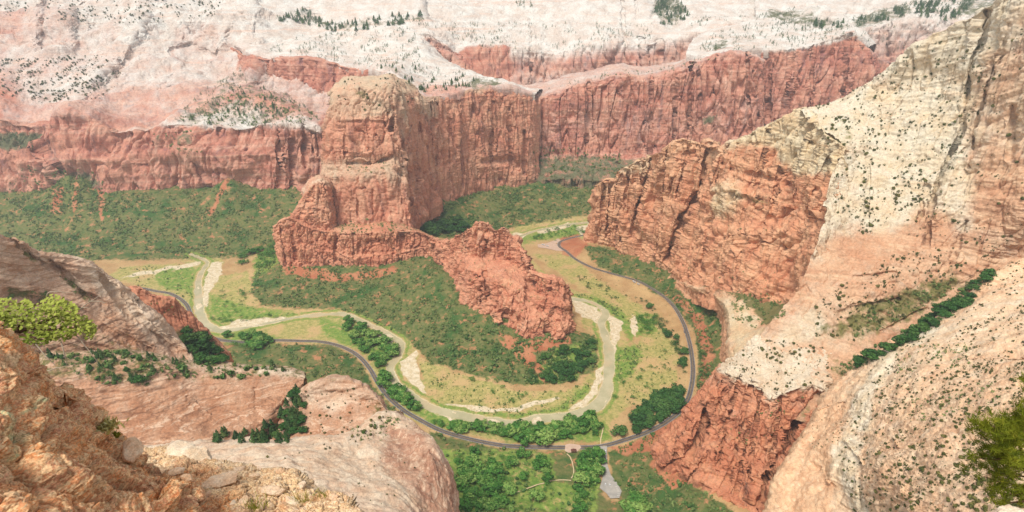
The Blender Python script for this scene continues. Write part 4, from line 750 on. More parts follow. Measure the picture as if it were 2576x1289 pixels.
patch('pine_ledge', [R0, R1, R2], 160, 120, M_near, dict(big=(1.3, .06), cell=[((.6, .5, .3), .05, .05), ((.2, .2, .14), .02, .02)], fine=(.12, .01), seed=121), back=[(.3, -.3), (.8, -4)], down=(.3, -.8), lin=(0, .2), label='pale rock ledge under the pine at the right')
#@@REST@@
# ------------------------------------------------------------------ plants
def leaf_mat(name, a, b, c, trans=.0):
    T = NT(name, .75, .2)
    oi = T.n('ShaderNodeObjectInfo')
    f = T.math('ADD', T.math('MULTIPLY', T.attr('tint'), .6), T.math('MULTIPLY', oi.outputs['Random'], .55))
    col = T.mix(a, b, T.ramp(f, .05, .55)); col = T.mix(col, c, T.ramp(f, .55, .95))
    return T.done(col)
M_cot = leaf_mat('cottonwood_leaves', srgb(38, 86, 32), srgb(76, 126, 50), srgb(138, 166, 86))
M_oakd = leaf_mat('oak_leaves', srgb(38, 74, 36), srgb(56, 98, 44), srgb(88, 122, 60))
M_shr = leaf_mat('shrub_leaves', srgb(42, 72, 34), srgb(74, 112, 54), srgb(132, 148, 88))
M_jun = leaf_mat('juniper_leaves', srgb(70, 78, 42), srgb(94, 100, 52), srgb(130, 124, 72))
M_con = leaf_mat('conifer_needles', srgb(48, 80, 46), srgb(70, 100, 54), srgb(104, 122, 70))
T = NT('bark', .9, .1); M_bark = T.done(T.mix(srgb(96, 76, 60), srgb(130, 108, 88), T.noise(3.0, 4)))

def tris_on(centers, normals, size, rng):
    """one leaf clump triangle per centre, facing roughly outwards"""
    n = normals + rng.normal(size=normals.shape)*.45; n /= np.linalg.norm(n, axis=1, keepdims=True)
    a = np.cross(n, rng.normal(size=n.shape)); a /= np.linalg.norm(a, axis=1, keepdims=True)+1e-9
    b = np.cross(n, a); s = size*(.7+.6*rng.random((len(n), 1)))
    V = np.stack([centers+a*s, centers-a*s*.5+b*s*.87, centers-a*s*.5-b*s*.87], 1)
    return V.reshape(-1, 3)
def ball_pts(n, rng, lo=.55):
    d = rng.normal(size=(n, 3)); d /= np.linalg.norm(d, axis=1, keepdims=True)
    return d, d*(lo+(1-lo)*rng.random((n, 1)))
def tpl_shrub(seed, n):
    r = np.random.default_rng(seed); V = []; tt = []
    lobes = [(0, 0, .45, .55)] + [(r.uniform(-.45, .45), r.uniform(-.45, .45), r.uniform(.3, .6), r.uniform(.3, .45)) for _ in range(3)]
    for (x, y, z, q) in lobes:
        d, p = ball_pts(n//4+1, r, .75); p = p*q; p[:, 2] *= .9
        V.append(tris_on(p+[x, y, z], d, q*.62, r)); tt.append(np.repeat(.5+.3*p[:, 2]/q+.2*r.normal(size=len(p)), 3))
    V = np.concatenate(V); V[:, 2] = np.maximum(V[:, 2], -.15)
    return V, np.clip(np.concatenate(tt), 0, 1)
def tpl_conifer(seed, n):
    r = np.random.default_rng(seed)
    h = r.random(n)**.8; ang = r.random(n)*6.283; rad = .24*(1-h)*(.75+.4*r.random(n))*(1+.25*np.sin(h*40))+.012
    c = np.stack([np.cos(ang)*rad, np.sin(ang)*rad, .06+h*.92], 1)
    nn = np.stack([np.cos(ang), np.sin(ang), np.full(n, .55)], 1); nn /= np.linalg.norm(nn, axis=1, keepdims=True)
    V = tris_on(c, nn, 1, r).reshape(n, 3, 3); V = c[:, None]+(V-c[:, None])*(.035+.085*(1-h))[:, None, None]
    return V.reshape(-1, 3), np.repeat(np.clip(.35+.3*r.normal(size=n), 0, 1), 3)
def tpl_crown(seed, n):
    r = np.random.default_rng(seed); V = []; tt = []; k = 9
    for q in range(k):
        a = q*2.4+r.random(); rr = .30*math.sqrt(q/k)*1.25
        c = np.array([math.cos(a)*rr, math.sin(a)*rr, .62-.22*(q/k)+r.uniform(-.14, .14)]); s = r.uniform(.16, .25)
        d, p = ball_pts(n//k, r, .6); ti = r.uniform(.2, .7)
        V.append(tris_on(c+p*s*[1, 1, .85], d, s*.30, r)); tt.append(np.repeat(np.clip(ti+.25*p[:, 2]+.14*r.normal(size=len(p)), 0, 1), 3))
    return np.concatenate(V), np.concatenate(tt)
def tube(path, radii, sides=6):
    P = np.array(path, float); V = []
    for i in range(len(P)):
        t = P[min(i+1, len(P)-1)]-P[max(i-1, 0)]; t /= np.linalg.norm(t)+1e-9
        u = np.cross(t, [0.3, .9, .2]); u /= np.linalg.norm(u)+1e-9; v = np.cross(t, u)
        for k in range(sides):
            a = k/sides*6.283; V.append(P[i]+radii[i]*(math.cos(a)*u+math.sin(a)*v))
    Fc = [(i*sides+k, i*sides+(k+1) % sides, (i+1)*sides+(k+1) % sides, (i+1)*sides+k) for i in range(len(P)-1) for k in range(sides)]
    return np.array(V), np.array(Fc)
def merge(parts):
    V = []; Fc = []; o = 0
    for v, f in parts: V.append(v); Fc.append(np.asarray(f)+o); o += len(v)
    return np.concatenate(V), np.concatenate(Fc)
def tri_mesh(name, V, tint, mat):
    return mesh_np(name, V, np.arange(len(V)).reshape(-1, 3), mat, False, {'tint': tint})
def trunk_mesh(seed):
    r = np.random.default_rng(seed); parts = [tube([(0, 0, -.05), (.01, 0, .15), (.0, .01, .35), (.02, 0, .6)], [.032, .026, .02, .008])]
    for q in range(4):
        a = q*1.7+r.random(); parts.append(tube([(0, 0, .22+.06*q), (.12*math.cos(a), .12*math.sin(a), .4+.05*q), (.24*math.cos(a), .24*math.sin(a), .55+.05*q)], [.014, .009, .003], 5))
    return mesh_np('trunk', *merge(parts), M_bark)

KIND = {
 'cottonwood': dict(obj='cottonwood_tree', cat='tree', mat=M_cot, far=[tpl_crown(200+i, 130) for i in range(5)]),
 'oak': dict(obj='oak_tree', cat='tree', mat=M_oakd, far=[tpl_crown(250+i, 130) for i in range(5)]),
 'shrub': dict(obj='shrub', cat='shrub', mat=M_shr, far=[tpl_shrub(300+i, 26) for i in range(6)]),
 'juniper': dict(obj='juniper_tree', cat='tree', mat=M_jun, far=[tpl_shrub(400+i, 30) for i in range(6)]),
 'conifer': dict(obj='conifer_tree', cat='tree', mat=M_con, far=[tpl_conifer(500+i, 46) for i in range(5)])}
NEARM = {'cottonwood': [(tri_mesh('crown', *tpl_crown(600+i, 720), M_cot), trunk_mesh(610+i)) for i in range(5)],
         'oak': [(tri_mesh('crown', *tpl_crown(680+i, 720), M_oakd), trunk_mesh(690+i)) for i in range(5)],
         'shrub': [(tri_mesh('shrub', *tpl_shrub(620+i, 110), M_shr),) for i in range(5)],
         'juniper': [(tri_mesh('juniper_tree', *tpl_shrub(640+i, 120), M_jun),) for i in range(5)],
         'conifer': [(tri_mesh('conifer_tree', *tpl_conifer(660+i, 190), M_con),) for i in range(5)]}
# (where it stands, outline in the picture, kind, how many, smallest and largest height in m, objects it may stand on)
FL = ('valley_floor',)
SCAT = [
 ('between the road and the left arm of the river', [(880,800),(950,826),(990,872),(1004,905),(970,935),(905,880),(870,830)], 'cottonwood', 102, 9.2, 18.2, FL),
 ('in the strip between the lower left road and river', [(955,930),(1005,985),(1060,1040),(1120,1072),(1100,1082),(1040,1048),(985,1008),(945,960)], 'cottonwood', 78, 10.35, 19.5, FL),
 ('in the thin grove above the bottom of the road bend', [(1090,1066),(1280,1078),(1300,1100),(1180,1092),(1110,1080)], 'cottonwood', 57, 8.05, 15.6, FL),
 ('in the grove above the shuttle stop', [(1270,1085),(1350,1072),(1450,1068),(1446,1098),(1400,1112),(1300,1116)], 'cottonwood', 78, 11.5, 20.8, FL),
 ('beside the meadow track by the shuttle stop', [(1455,1060),(1495,1040),(1505,1070),(1495,1118),(1460,1110)], 'cottonwood', 34, 10.35, 19.5, FL),
 ('in the dense grove inside the right road bend', [(1555,1095),(1600,1050),(1640,1010),(1700,985),(1722,1005),(1690,1048),(1620,1092)], 'oak', 136, 10.35, 19.5, FL),
 ('in the woods left of the parking lot', [(1130,1150),(1200,1140),(1330,1150),(1415,1160),(1400,1220),(1330,1289),(1140,1289)], 'cottonwood', 120, 7, 17, FL),
 ('in the dense woods at the bottom of the canyon', [(1150,1170),(1250,1170),(1290,1289),(1150,1289)], 'cottonwood', 50, 8, 18, FL),
 ('beside the driveway of the parking lot', [(1440,1120),(1505,1140),(1510,1200),(1490,1250),(1440,1230),(1455,1180)], 'cottonwood', 74, 10.35, 19.5, FL),
 ('below the parking lot', [(1450,1245),(1530,1262),(1620,1250),(1640,1289),(1450,1289)], 'cottonwood', 57, 9.2, 18.2, FL),
 ('at the foot of the talus inside the river bend', [(1390,885),(1500,850),(1502,900),(1450,960),(1340,968),(1290,950)], 'oak', 153, 6.9, 14.3, FL),
 ('in the alcove between the butte and the rock fin', [(1050,562),(1120,545),(1182,572),(1150,604),(1080,596)], 'oak', 221, 10.35, 20.8, FL),
 ('left of the road near the upper river', [(560,848),(640,838),(692,862),(640,882),(590,872)], 'cottonwood', 85, 9.2, 16.9, FL),
 ('by the river below the butte', [(590,650),(690,612),(702,650),(650,685),(600,665)], 'cottonwood', 85, 9.2, 16.9, FL),
 ('in the line along the inside of the right road', [(1590,740),(1640,768),(1690,830),(1728,900),(1722,940),(1690,870),(1640,795)], 'oak', 119, 5.75, 13, FL),
 ('by the meadow on the right river bank', [(1600,790),(1656,798),(1645,838),(1600,850)], 'cottonwood', 44, 5.75, 10.4, FL),
 ('in the shaded slot canyon', [(2105,948),(2180,900),(2250,868),(2335,806),(2400,748),(2470,698),(2500,685),(2440,760),(2330,836),(2250,880),(2170,925)], 'oak', 230, 4, 11, None),
 ('in the gully behind the tilted slab', [(440,830),(480,836),(560,895),(572,915),(500,914)], 'oak', 85, 9.2, 16.9, None),
 ('by the far river bank', [(1320,604),(1400,570),(1460,562),(1480,585),(1400,608)], 'cottonwood', 78, 5.75, 11.7, FL),
 ('around the upper left river meadow', [(540,740),(640,690),(650,780),(560,800)], 'cottonwood', 37, 4.6, 10.4, FL),
 ('along the outer bank of the right river arm', [(1440,740),(1500,748),(1565,785),(1575,810),(1520,780),(1470,756)], 'shrub', 120, 2, 5, FL),
 ('along the upper left river', [(515,800),(560,795),(700,792),(760,788),(700,800),(560,815)], 'cottonwood', 44, 4, 8, FL),
 ('on the left bank opposite the rock fin', [(930,830),(985,860),(1010,880),(985,900),(940,870)], 'cottonwood', 30, 6, 11, FL),
 ('on the flat right of the lower river', [(1540,985),(1580,940),(1610,960),(1590,1010),(1545,1020)], 'cottonwood', 14, 4, 9, FL),
 ('beside the road under the right talus', [(1750,900),(1765,880),(1795,960),(1760,1010)], 'oak', 30, 5, 9, FL),
 ('in the ravine under the cross bedded wall', [(640,1112),(690,1050),(740,985),(768,975),(748,1040),(752,1104),(700,1116)], 'conifer', 70, 9, 16, None),
 ('in the ravine under the cross bedded wall', [(660,1108),(700,1045),(745,985),(772,985),(765,1040),(762,1106)], 'oak', 46, 5, 10, None),
 ('on the ledge above the cross bedded wall', [(230,930),(380,925),(380,975),(260,965)], 'oak', 18, 4, 7, None),
 ('along the rim of the white slickrock apron', [(540,1095),(640,1090),(745,1100),(740,1115),(540,1115)], 'conifer', 26, 7, 13, None),
 ('on the ledge above the cross bedded wall', [(120,900),(300,885),(420,900),(700,925),(760,930),(640,950),(440,950),(250,970)], 'conifer', 60, 4, 10, None),
 ('on the ledge above the cross bedded wall', [(110,900),(300,885),(420,905),(700,930),(690,950),(440,955),(250,970)], 'shrub', 300, 1.8, 5, None),
 ('on the talus inside the river bend', TAL_IN, 'shrub', 5000, 2.5, 6, FL),
 ('on the talus at the far left', TAL_L, 'shrub', 5600, 3, 6.5, FL),
 ('on the far slope between butte and ridge', TAL_R, 'shrub', 2400, 3.5, 7, FL),
 ('beside the upper road under the ridge', STRIP_R, 'shrub', 900, 2.5, 6, FL),
 ('in the brush left of the parking lot', BOT, 'shrub', 700, 2, 5, FL),
 ('in the brush right of the parking lot', BOT_R, 'shrub', 650, 2, 5, FL),
 ('in the brush left of the road', BOT_L, 'shrub', 560, 2.5, 5.5, FL),
 ('on the meadow inside the road bend', [(1340,640),(1500,690),(1620,760),(1700,870),(1720,980),(1560,1030),(1590,900),(1600,830),(1500,730)], 'shrub', 150, 2, 4.5, FL),
 ('on the meadow inside the road bend', [(1340,650),(1500,690),(1620,760),(1700,870),(1720,980),(1560,1030),(1590,900),(1600,830),(1500,730)], 'shrub', 420, .8, 2, FL),
 ('on the river flat inside the bend', [(1050,900),(1150,940),(1300,985),(1420,985),(1480,960),(1420,1030),(1300,1040),(1150,1020),(1080,990)], 'shrub', 380, .8, 2, FL),
 ('on the river flats at the upper left', [(300,675),(640,680),(640,780),(540,800),(420,745),(340,720)], 'shrub', 300, .8, 2.4, FL),
 ('mixed along the edge of the slot canyon', [(2080,930),(2180,885),(2250,850),(2335,790),(2400,735),(2480,680),(2510,670),(2470,715),(2340,825),(2250,880),(2150,930)], 'shrub', 260, 1.5, 5.5, None),
 ('between the right road and the cliff foot', [(1640,690),(1720,745),(1790,790),(1808,850),(1790,930),(1760,900),(1740,820),(1680,745)], 'oak', 60, 3, 7.5, FL),
 ('along the upper road above the meadow', [(1440,690),(1500,705),(1560,740),(1590,740),(1560,760),(1480,730)], 'oak', 24, 4, 8, FL),
 ('scattered on the talus inside the bend', TAL_IN, 'oak', 90, 3, 6.5, FL),
 ('scattered on the far left talus', TAL_L, 'oak', 130, 4, 8, FL),
 ('on the banks of the lower river', [(1030,985),(1110,1030),(1300,1050),(1420,1035),(1420,1048),(1280,1062),(1100,1042),(1020,1000)], 'cottonwood', 30, 2.5, 5, FL),
 ('scattered on the inner river flat', [(1100,930),(1200,945),(1330,990),(1330,1020),(1180,1015),(1110,980)], 'cottonwood', 20, 4, 9, FL),
 ('scattered on the right hand meadow', [(1600,850),(1680,880),(1690,950),(1620,990),(1590,930)], 'cottonwood', 26, 4, 9, FL),
 ('along the right river bank', [(1560,880),(1610,870),(1620,890),(1580,950),(1540,985),(1535,960),(1550,910)], 'shrub', 220, 1.5, 3.5, FL),
 ('on the river flat inside the bend', [(1050,900),(1150,940),(1300,985),(1420,985),(1480,960),(1420,1030),(1300,1040),(1150,1020),(1080,990)], 'shrub', 120, 2, 5, FL),
 ('along the inner river bank', [(1300,1040),(1400,1030),(1480,960),(1490,975),(1420,1035),(1310,1052),(1120,1030),(1070,1000),(1150,1028)], 'shrub', 200, 1.2, 3, FL),
 ('on the river flats at the upper left', [(300,675),(480,665),(490,760),(420,745),(340,720)], 'shrub', 120, 2, 5, FL),
 ('on the cream slope', [(2070,290),(2160,300),(2160,380),(2060,360)], 'juniper', 60, 2, 5, None),
 ('on the cream slope', [(2050,270),(2300,120),(2480,60),(2460,300),(2380,480),(2330,600),(2110,590),(2090,460),(2160,360)], 'juniper', 900, 1.6, 4.2, None),
 ('in the gully line of the cream slope', [(2165,380),(2210,330),(2230,360),(2195,420),(2190,600),(2168,600)], 'juniper', 80, 2.5, 5, None),
 ('on the bushy pocket of the cream slope', [(2240,460),(2340,450),(2310,520),(2250,520)], 'juniper', 80, 2.5, 5, None),
 ('on the right hand cliff ledges', [(2360,200),(2576,60),(2576,560),(2360,640)], 'juniper', 230, 2, 4.5, None),
 ('on the pink slope above the slot canyon', [(2050,760),(2250,640),(2450,600),(2576,560),(2500,660),(2330,770),(2150,860),(2040,850)], 'juniper', 520, 1.5, 4, None),
 ('on the green benches above the slot canyon', [(2180,780),(2320,720),(2400,690),(2400,730),(2260,820),(2150,850)], 'shrub', 300, 2, 4.5, None),
 ('on the white cap of the square bluff', [(1830,910),(1920,850),(2085,880),(2090,960),(1990,975),(1955,992),(1880,965)], 'juniper', 190, 1.5, 3.8, ('square_bluff', 'white_ridge_slope')),
 ('on the square red bluff', [(1880,1000),(2050,980),(2000,1060),(1900,1120),(1720,1150)], 'shrub', 60, 1.5, 3, ('square_bluff',)),
 ('on the ledge below the ridge cliffs', [(1826,728),(1960,745),(1980,790),(1900,830),(1840,800)], 'shrub', 300, 2, 4.5, None),
 ('on the ridge cliffs', [(1520,400),(1780,350),(1940,500),(1960,740),(1700,680),(1500,590)], 'shrub', 140, 1.5, 3.5, ('ridge_cliff',)),
 ('on the peach slickrock slope', [(2576,640),(2480,700),(2250,860),(2150,985),(2140,1090),(2110,1150),(2150,1289),(2576,1289)], 'juniper', 2800, .7, 2.3, ('slickrock_slope',)),
 ('on the peach slickrock slope', [(2250,880),(2440,860),(2440,920),(2250,950)], 'shrub', 140, 1, 2.6, ('slickrock_slope',)),
 ('on the peach slickrock slope', [(2290,1000),(2500,950),(2520,1010),(2290,1070)], 'shrub', 140, .8, 2.2, ('slickrock_slope',)),
 ('on the pinkish edge of the slickrock slope', [(2040,1060),(2140,1000),(2130,1100),(2060,1130),(2000,1130)], 'juniper', 60, .8, 2, ('slickrock_slope',)),
 ('on the white slope behind the butte', [(665,130),(760,90),(850,85),(1040,70),(1060,150),(1100,170),(1230,200),(1180,225),(1060,235),(980,180),(850,155)], 'conifer', 800, 6, 14, None),
 ('on the skyline shelf of the white slope', [(690,48),(760,25),(830,60),(1065,35),(1065,58),(850,85),(760,60),(700,56)], 'conifer', 260, 12, 24, None),
 ('in the green gully on the white slope', [(765,22),(835,62),(832,82),(785,58)], 'conifer', 120, 8, 14, None),
 ('on the bench of the far left wall', [(430,305),(520,220),(600,180),(660,190),(720,235),(800,290),(812,320),(700,320),(540,318)], 'conifer', 460, 7, 15, None),
 ('on the bench of the far left wall', [(430,305),(560,240),(720,240),(810,300),(700,320),(540,318)], 'shrub', 420, 4, 8, None),
 ('on the pink slopes of the far left wall', [(0,150),(250,140),(330,190),(250,250),(100,260),(0,240)], 'juniper', 620, 3.5, 8, None),
 ('on the far left cliff ledges', [(-20,330),(90,335),(90,380),(-20,365)], 'conifer', 110, 7, 12, None),
 ('on the far left cliff ledges', [(380,340),(480,330),(520,400),(440,400)], 'shrub', 90, 4, 8, None),
 ('against the foot of the far left cliff', [(0,490),(60,420),(240,430),(300,500),(250,530),(50,530)], 'shrub', 480, 4, 8, None),
 ('on the white domes of the far left', [(0,0),(560,0),(540,40),(380,60),(200,60),(0,40)], 'juniper', 300, 4.5, 9, None),
 ('on the white domed wall', [(1040,60),(1300,60),(1640,60),(1640,130),(1500,130),(1290,140),(1200,120)], 'conifer', 520, 7, 14, None),
 ('on the white domed wall', [(1280,5),(1340,5),(1340,20),(1280,20)], 'conifer', 40, 8, 14, None),
 ('in the forest gap of the white domed wall', [(1640,-5),(1700,-5),(1740,40),(1700,66),(1640,60)], 'conifer', 320, 12, 22, None),
 ('along the foot of the far white dome', [(1730,45),(1900,40),(2000,20),(2000,70),(1900,50),(1740,70)], 'conifer', 160, 7, 13, None),
 ('on the white bench above the purplish cliff', [(1740,130),(1800,80),(1950,50),(2130,75),(2150,85),(2000,120),(1850,130)], 'conifer', 420, 6, 13, None),
 ('on the forested rim at the upper right', [(1990,60),(2150,50),(2300,5),(2460,0),(2400,60),(2300,40),(2160,70),(2060,75)], 'conifer', 560, 12, 22, None),
 ('on the forested rim at the upper right', [(2000,70),(2400,60),(2250,130),(2150,130)], 'conifer', 190, 6, 11, None),
 ('on the rim of the amphitheatre wall', [(1400,228),(1550,180),(1690,172),(1850,120),(1850,135),(1690,186),(1550,194)], 'shrub', 70, 3, 6, None),
 ('on the plateau behind the amphitheatre rim', [(1360,232),(1440,205),(1550,178),(1690,168),(1760,140),(1765,152),(1690,182),(1550,190),(1440,217)], 'conifer', 110, 5, 11, None),
 ('below the amphitheatre wall', [(1340,370),(1560,380),(1560,440),(1350,450)], 'shrub', 380, 4, 8, None),
 ('on the cap of the great butte', [(840,240),(870,198),(990,184),(1060,235),(1050,280),(900,280)], 'juniper', 70, 3, 6, ('great_butte',)),
 ('on the mid ledge of the great butte', [(870,414),(990,405),(990,440),(870,440)], 'shrub', 50, 2, 4.5, ('great_butte',)),
 ('on the red terrace of the great butte', [(850,562),(940,550),(1050,572),(1040,588),(850,588)], 'shrub', 140, 2.5, 5, None),
 ('on the broken red rock fin', [(1130,620),(1230,580),(1320,680),(1420,720),(1430,820),(1260,800),(1150,720)], 'shrub', 110, 1.5, 3, ('rock_fin',)),
 ('on the peach dome', [(760,985),(860,958),(990,1050),(980,1100),(720,1100)], 'juniper', 110, 1, 2.4, None),
 ('on the white slickrock apron', [(640,1120),(1040,1060),(1120,1200),(1120,1289),(700,1250),(640,1180)], 'juniper', 80, .6, 1.8, ('swirled_slickrock',)),
 ('at the shoulder of the slickrock apron', [(880,1080),(985,1040),(1010,1060),(960,1110),(900,1110)], 'shrub', 70, 1, 2.6, None),
 ('in the cracks of the tilted slab', [(20,725),(125,738),(130,765),(20,755)], 'shrub', 60, 1.5, 3.5, ('tilted_slab',)),
 ('in the cracks of the tilted slab', [(150,690),(235,745),(225,765),(150,710)], 'shrub', 40, 1.2, 3, ('tilted_slab',)),
 ('on the red spur', [(330,730),(430,760),(440,800),(360,790)], 'shrub', 30, 1.5, 3, ('red_spur',)),
]
bpy.context.view_layer.update()
DG = bpy.context.evaluated_depsgraph_get()
def shoot(px, py):
    return SC.ray_cast(DG, Vector((0, 0, CAMZ)), Vector(ray(px, py)).normalized())
NOBUILD = [PARK, [(1385,1106),(1472,1106),(1470,1160),(1455,1228),(1385,1228)], [(1495,1225),(1575,1225),(1575,1292),(1495,1292)]]
cand = {k: [] for k in KIND}
for si, (where, poly, kind, cnt, h0, h1, on) in enumerate(SCAT):
    r = np.random.default_rng(1000+si)
    x0, x1 = min(p[0] for p in poly), max(p[0] for p in poly); y0, y1 = min(p[1] for p in poly), max(p[1] for p in poly)
    pts = r.uniform((x0, y0), (x1, y1), (cnt*12, 2)); ok = inside(pts[:, 0], pts[:, 1], poly)
    qa = np.stack([pts[:, 0]*.8-pts[:, 1]*.6, pts[:, 0]*.6+pts[:, 1]*.8, pts[:, 0]*0], 1) if 'slope' in where or 'cap of the square' in where else np.concatenate([pts, np.zeros((len(pts), 1))], 1)
    cl = fbm(qa, (70, 11, 1) if 'slope' in where else (26, 20, 1), 2, seed=si)      # plants grow in patches and along the beds
    if not ('slot canyon' in where and kind == 'oak'): ok &= r.random(len(pts)) < np.clip(.45+1.7*cl, .05, 1)
    pts = pts[ok][:cnt]
    for (px, py) in pts:
        hit, loc, nor, _, ob, _ = shoot(px, py)
        if not hit or (on and ob.name not in on) or abs(nor.z) < (.03 if 'slot canyon' in where and kind == 'oak' else .22) or loc.y < 60: continue
        if ob.name in ('river', 'road'): continue
        if ob.name == 'valley_floor':
            q = np.array([[loc.x, loc.y]])
            if np.min(np.hypot(road_c[:, 0]-loc.x, road_c[:, 1]-loc.y)) < 7.5: continue
            rd = np.hypot(riv_c[:, 0]-loc.x, riv_c[:, 1]-loc.y); k = rd.argmin()
            if rd[k] < riv_c[k, 2]/2+3: continue
            if any(inside(np.array([px]), np.array([py]), q_)[0] for q_ in NOBUILD): continue
        h = h0*.8 + (h1*1.15-h0*.8)*r.random()**2.2
        cand[kind].append((loc.copy(), h, where, h/max(1, (loc-Vector((0, 0, CAMZ))).length), r.random()))
LOOK = {'cottonwood': 'leafy green cottonwood', 'oak': 'dark green oak', 'shrub': 'olive green shrub', 'juniper': 'small dark juniper', 'conifer': 'pointed dark conifer'}
def dup_tree(kind, i, loc, h, where):
    ms = NEARM[kind][i % 5]; K = KIND[kind]; rz = random.random()*6.28
    if len(ms) == 2:
        o = bpy.data.objects.new(K['obj'], None); COL.objects.link(o); o.empty_display_size = .1
        link('crown', ms[0], o); link('trunk', ms[1], o)
    else: o = link(K['obj'], ms[0])
    o.location = loc; o.rotation_euler = (0, 0, rz)
    wd = h*random.uniform(.85, 1.2)*(1.4 if kind in ('cottonwood', 'oak') else 1)
    o.scale = (wd, wd, h)
    if kind in ('shrub', 'juniper'): o.scale = (wd*.75, wd*.75, h*.85)
    tag(o, LOOK[kind]+' '+where, K['cat'], ('%ss %s' % (LOOK[kind].split()[-1], where)))
for kind, L in cand.items():
    L.sort(key=lambda c: -c[3])
    for i, c in enumerate(L[:300]): dup_tree(kind, i, c[0], c[1], c[2])
    rest = L[300:]
    if not rest: continue
    Vs, ts = [], []
    for ti, (TV, tt) in enumerate(KIND[kind]['far']):
        sub = rest[ti::len(KIND[kind]['far'])]
        if not sub: continue
        loc = np.array([c[0][:] for c in sub]); h = np.array([c[1] for c in sub]); rt = np.array([c[4] for c in sub])
        a = rt*97; ca, sa = np.cos(a), np.sin(a)
        wd = h*(.85+.35*((rt*31) % 1)) * (.75 if kind in ('shrub', 'juniper') else 1.4 if kind in ('cottonwood', 'oak') else 1)
        X = (TV[None, :, 0]*ca[:, None]-TV[None, :, 1]*sa[:, None])*wd[:, None]+loc[:, :1]
        Y = (TV[None, :, 0]*sa[:, None]+TV[None, :, 1]*ca[:, None])*wd[:, None]+loc[:, 1:2]
        Zz = TV[None, :, 2]*h[:, None]+loc[:, 2:3]
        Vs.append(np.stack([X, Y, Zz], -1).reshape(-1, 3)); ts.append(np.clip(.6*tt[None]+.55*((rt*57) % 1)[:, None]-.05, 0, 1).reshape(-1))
    nm = {'cottonwood': 'cottonwood_wood', 'oak': 'oak_wood', 'shrub': 'shrub_cover', 'juniper': 'juniper_cover', 'conifer': 'conifer_wood'}[kind]
    o = link(nm, tri_mesh(nm, np.concatenate(Vs), np.concatenate(ts), KIND[kind]['mat']))
    tag(o, {'cottonwood': 'mass of smaller green cottonwoods along the canyon bottom', 'oak': 'mass of smaller dark green oaks in gullies and at cliff feet', 'shrub': 'dense olive shrub cover on talus and ledges', 'juniper': 'scatter of tiny dark junipers dotting the pale slickrock', 'conifer': 'distant conifers dotting the far white slopes'}[kind],
        'vegetation', kind='stuff')

# ------------------------------------------------------------------ built things on the valley floor
def solid(name, col, rough=.6, spec=.3, n=None):
    T = NT(name, rough, spec)
    return T.done(T.mix(tuple(c*.85 for c in col[:3])+(1,), col, T.noise(n or 2.0, 3)))
M_lot = asphalt('grey_asphalt', srgb(178, 172, 164), srgb(160, 156, 150))
M_pad = asphalt('pink_concrete', srgb(206, 178, 158), srgb(194, 166, 146))
M_track = asphalt('pale_dust', srgb(222, 200, 164), srgb(206, 182, 146))
lot = flat_poly('parking_lot', PARK, M_lot, .9); tag(lot, 'grey parking lot at the end of its driveway', 'parking lot', kind='structure')
for me_ in ():
    pass
def wz(px, py):
    p = PZ(px, py, 3.0); z = float(base_h(np.array([p[:2]]))[0]); p = PZ(px, py, z+.5); return p
def paint_line(name, p, q, w, mat, parent, dz):
    a, b = wz(*p), wz(*q); d = b-a; L = np.hypot(d[0], d[1]); n = np.array([-d[1], d[0]])/L*w/2
    z = max(base_h(np.array([a[:2], b[:2]])))+dz
    V = [(a[0]+n[0], a[1]+n[1], z), (a[0]-n[0], a[1]-n[1], z), (b[0]-n[0], b[1]-n[1], z), (b[0]+n[0], b[1]+n[1], z)]
    o = link(name, mesh_np(name, V, [[0, 1, 2, 3]], mat)); o.parent = parent
for k in range(7):
    t = k/6; paint_line('stall_line', (1556+5*math.sin(t*2.6), 1224+t*30), (1548+5*math.sin(t*2.6), 1226+t*28), .5, M_wht, lot, 1.0)
for k in range(6):
    paint_line('stall_line', (1524+1.5*k, 1228+5*k), (1541, 1227+5*k), .35, M_wht, lot, 1.0)
pad = flat_poly('shuttle_stop_pad', [(1422,1120.5),(1433,1118),(1458,1121),(1462,1127.5),(1451,1139),(1430,1141),(1421,1136)], M_pad, 1.0, float(road_z[np.argmin(np.hypot(*(road_c-PZ(1440,1127)[:2]).T))])+.12)
tag(pad, 'pink concrete pad of the shuttle stop across the road', 'pavement', kind='structure')
pull = flat_poly('big_bend_pad', [(1352,616),(1378,612),(1404,601),(1412,606),(1404,614),(1406,624),(1418,634),(1400,632),(1372,625),(1354,623)], M_pad, .6)
pull.name = 'shuttle_turnout'; tag(pull, 'pale gravel turnout beside the far road curve', 'pavement', kind='structure')
island = flat_poly('road_turnout', [(1702,806),(1716,818),(1726,838),(1722,845),(1708,832)], M_road, .75); tag(island, 'paved pull out beside the right hand road', 'pavement', kind='structure')
def path_strip(pts, w, label):
    C = cr([PZ(p[0], p[1], p[2] if len(p) > 2 else 3)[:2] for p in pts], 4.0)[:, :2]; C = C + .8*np.stack([fbm(np.c_[C, C[:, :1]*0], 14, 2, seed=70), fbm(np.c_[C, C[:, :1]*0], 14, 2, seed=71)], -1)
    zf = base_h(C)
    o = ribbon('path', C, w/2, zf+1.0, M_track); tag(o, label, 'path', kind='structure')
path_strip([(1426,1141),(1435,1150),(1442,1175),(1443,1196),(1437,1206)], 1.6, 'pale footpath below the shuttle stop')
path_strip([(1518,1073),(1513,1095),(1511,1115)], 1.6, 'pale footpath across the small meadow by the road')
path_strip([(1300,1240,20),(1360,1215,14),(1405,1205,10),(1437,1206,8)], 1.6, 'faint dusty footpath through the lower woods')
T = NT('window_glass', .1, .6); M_glass = T.done((.02, .025, .03, 1))
T = NT('tyre_rubber', .8, .2); M_tyre = T.done((.02, .02, .02, 1))
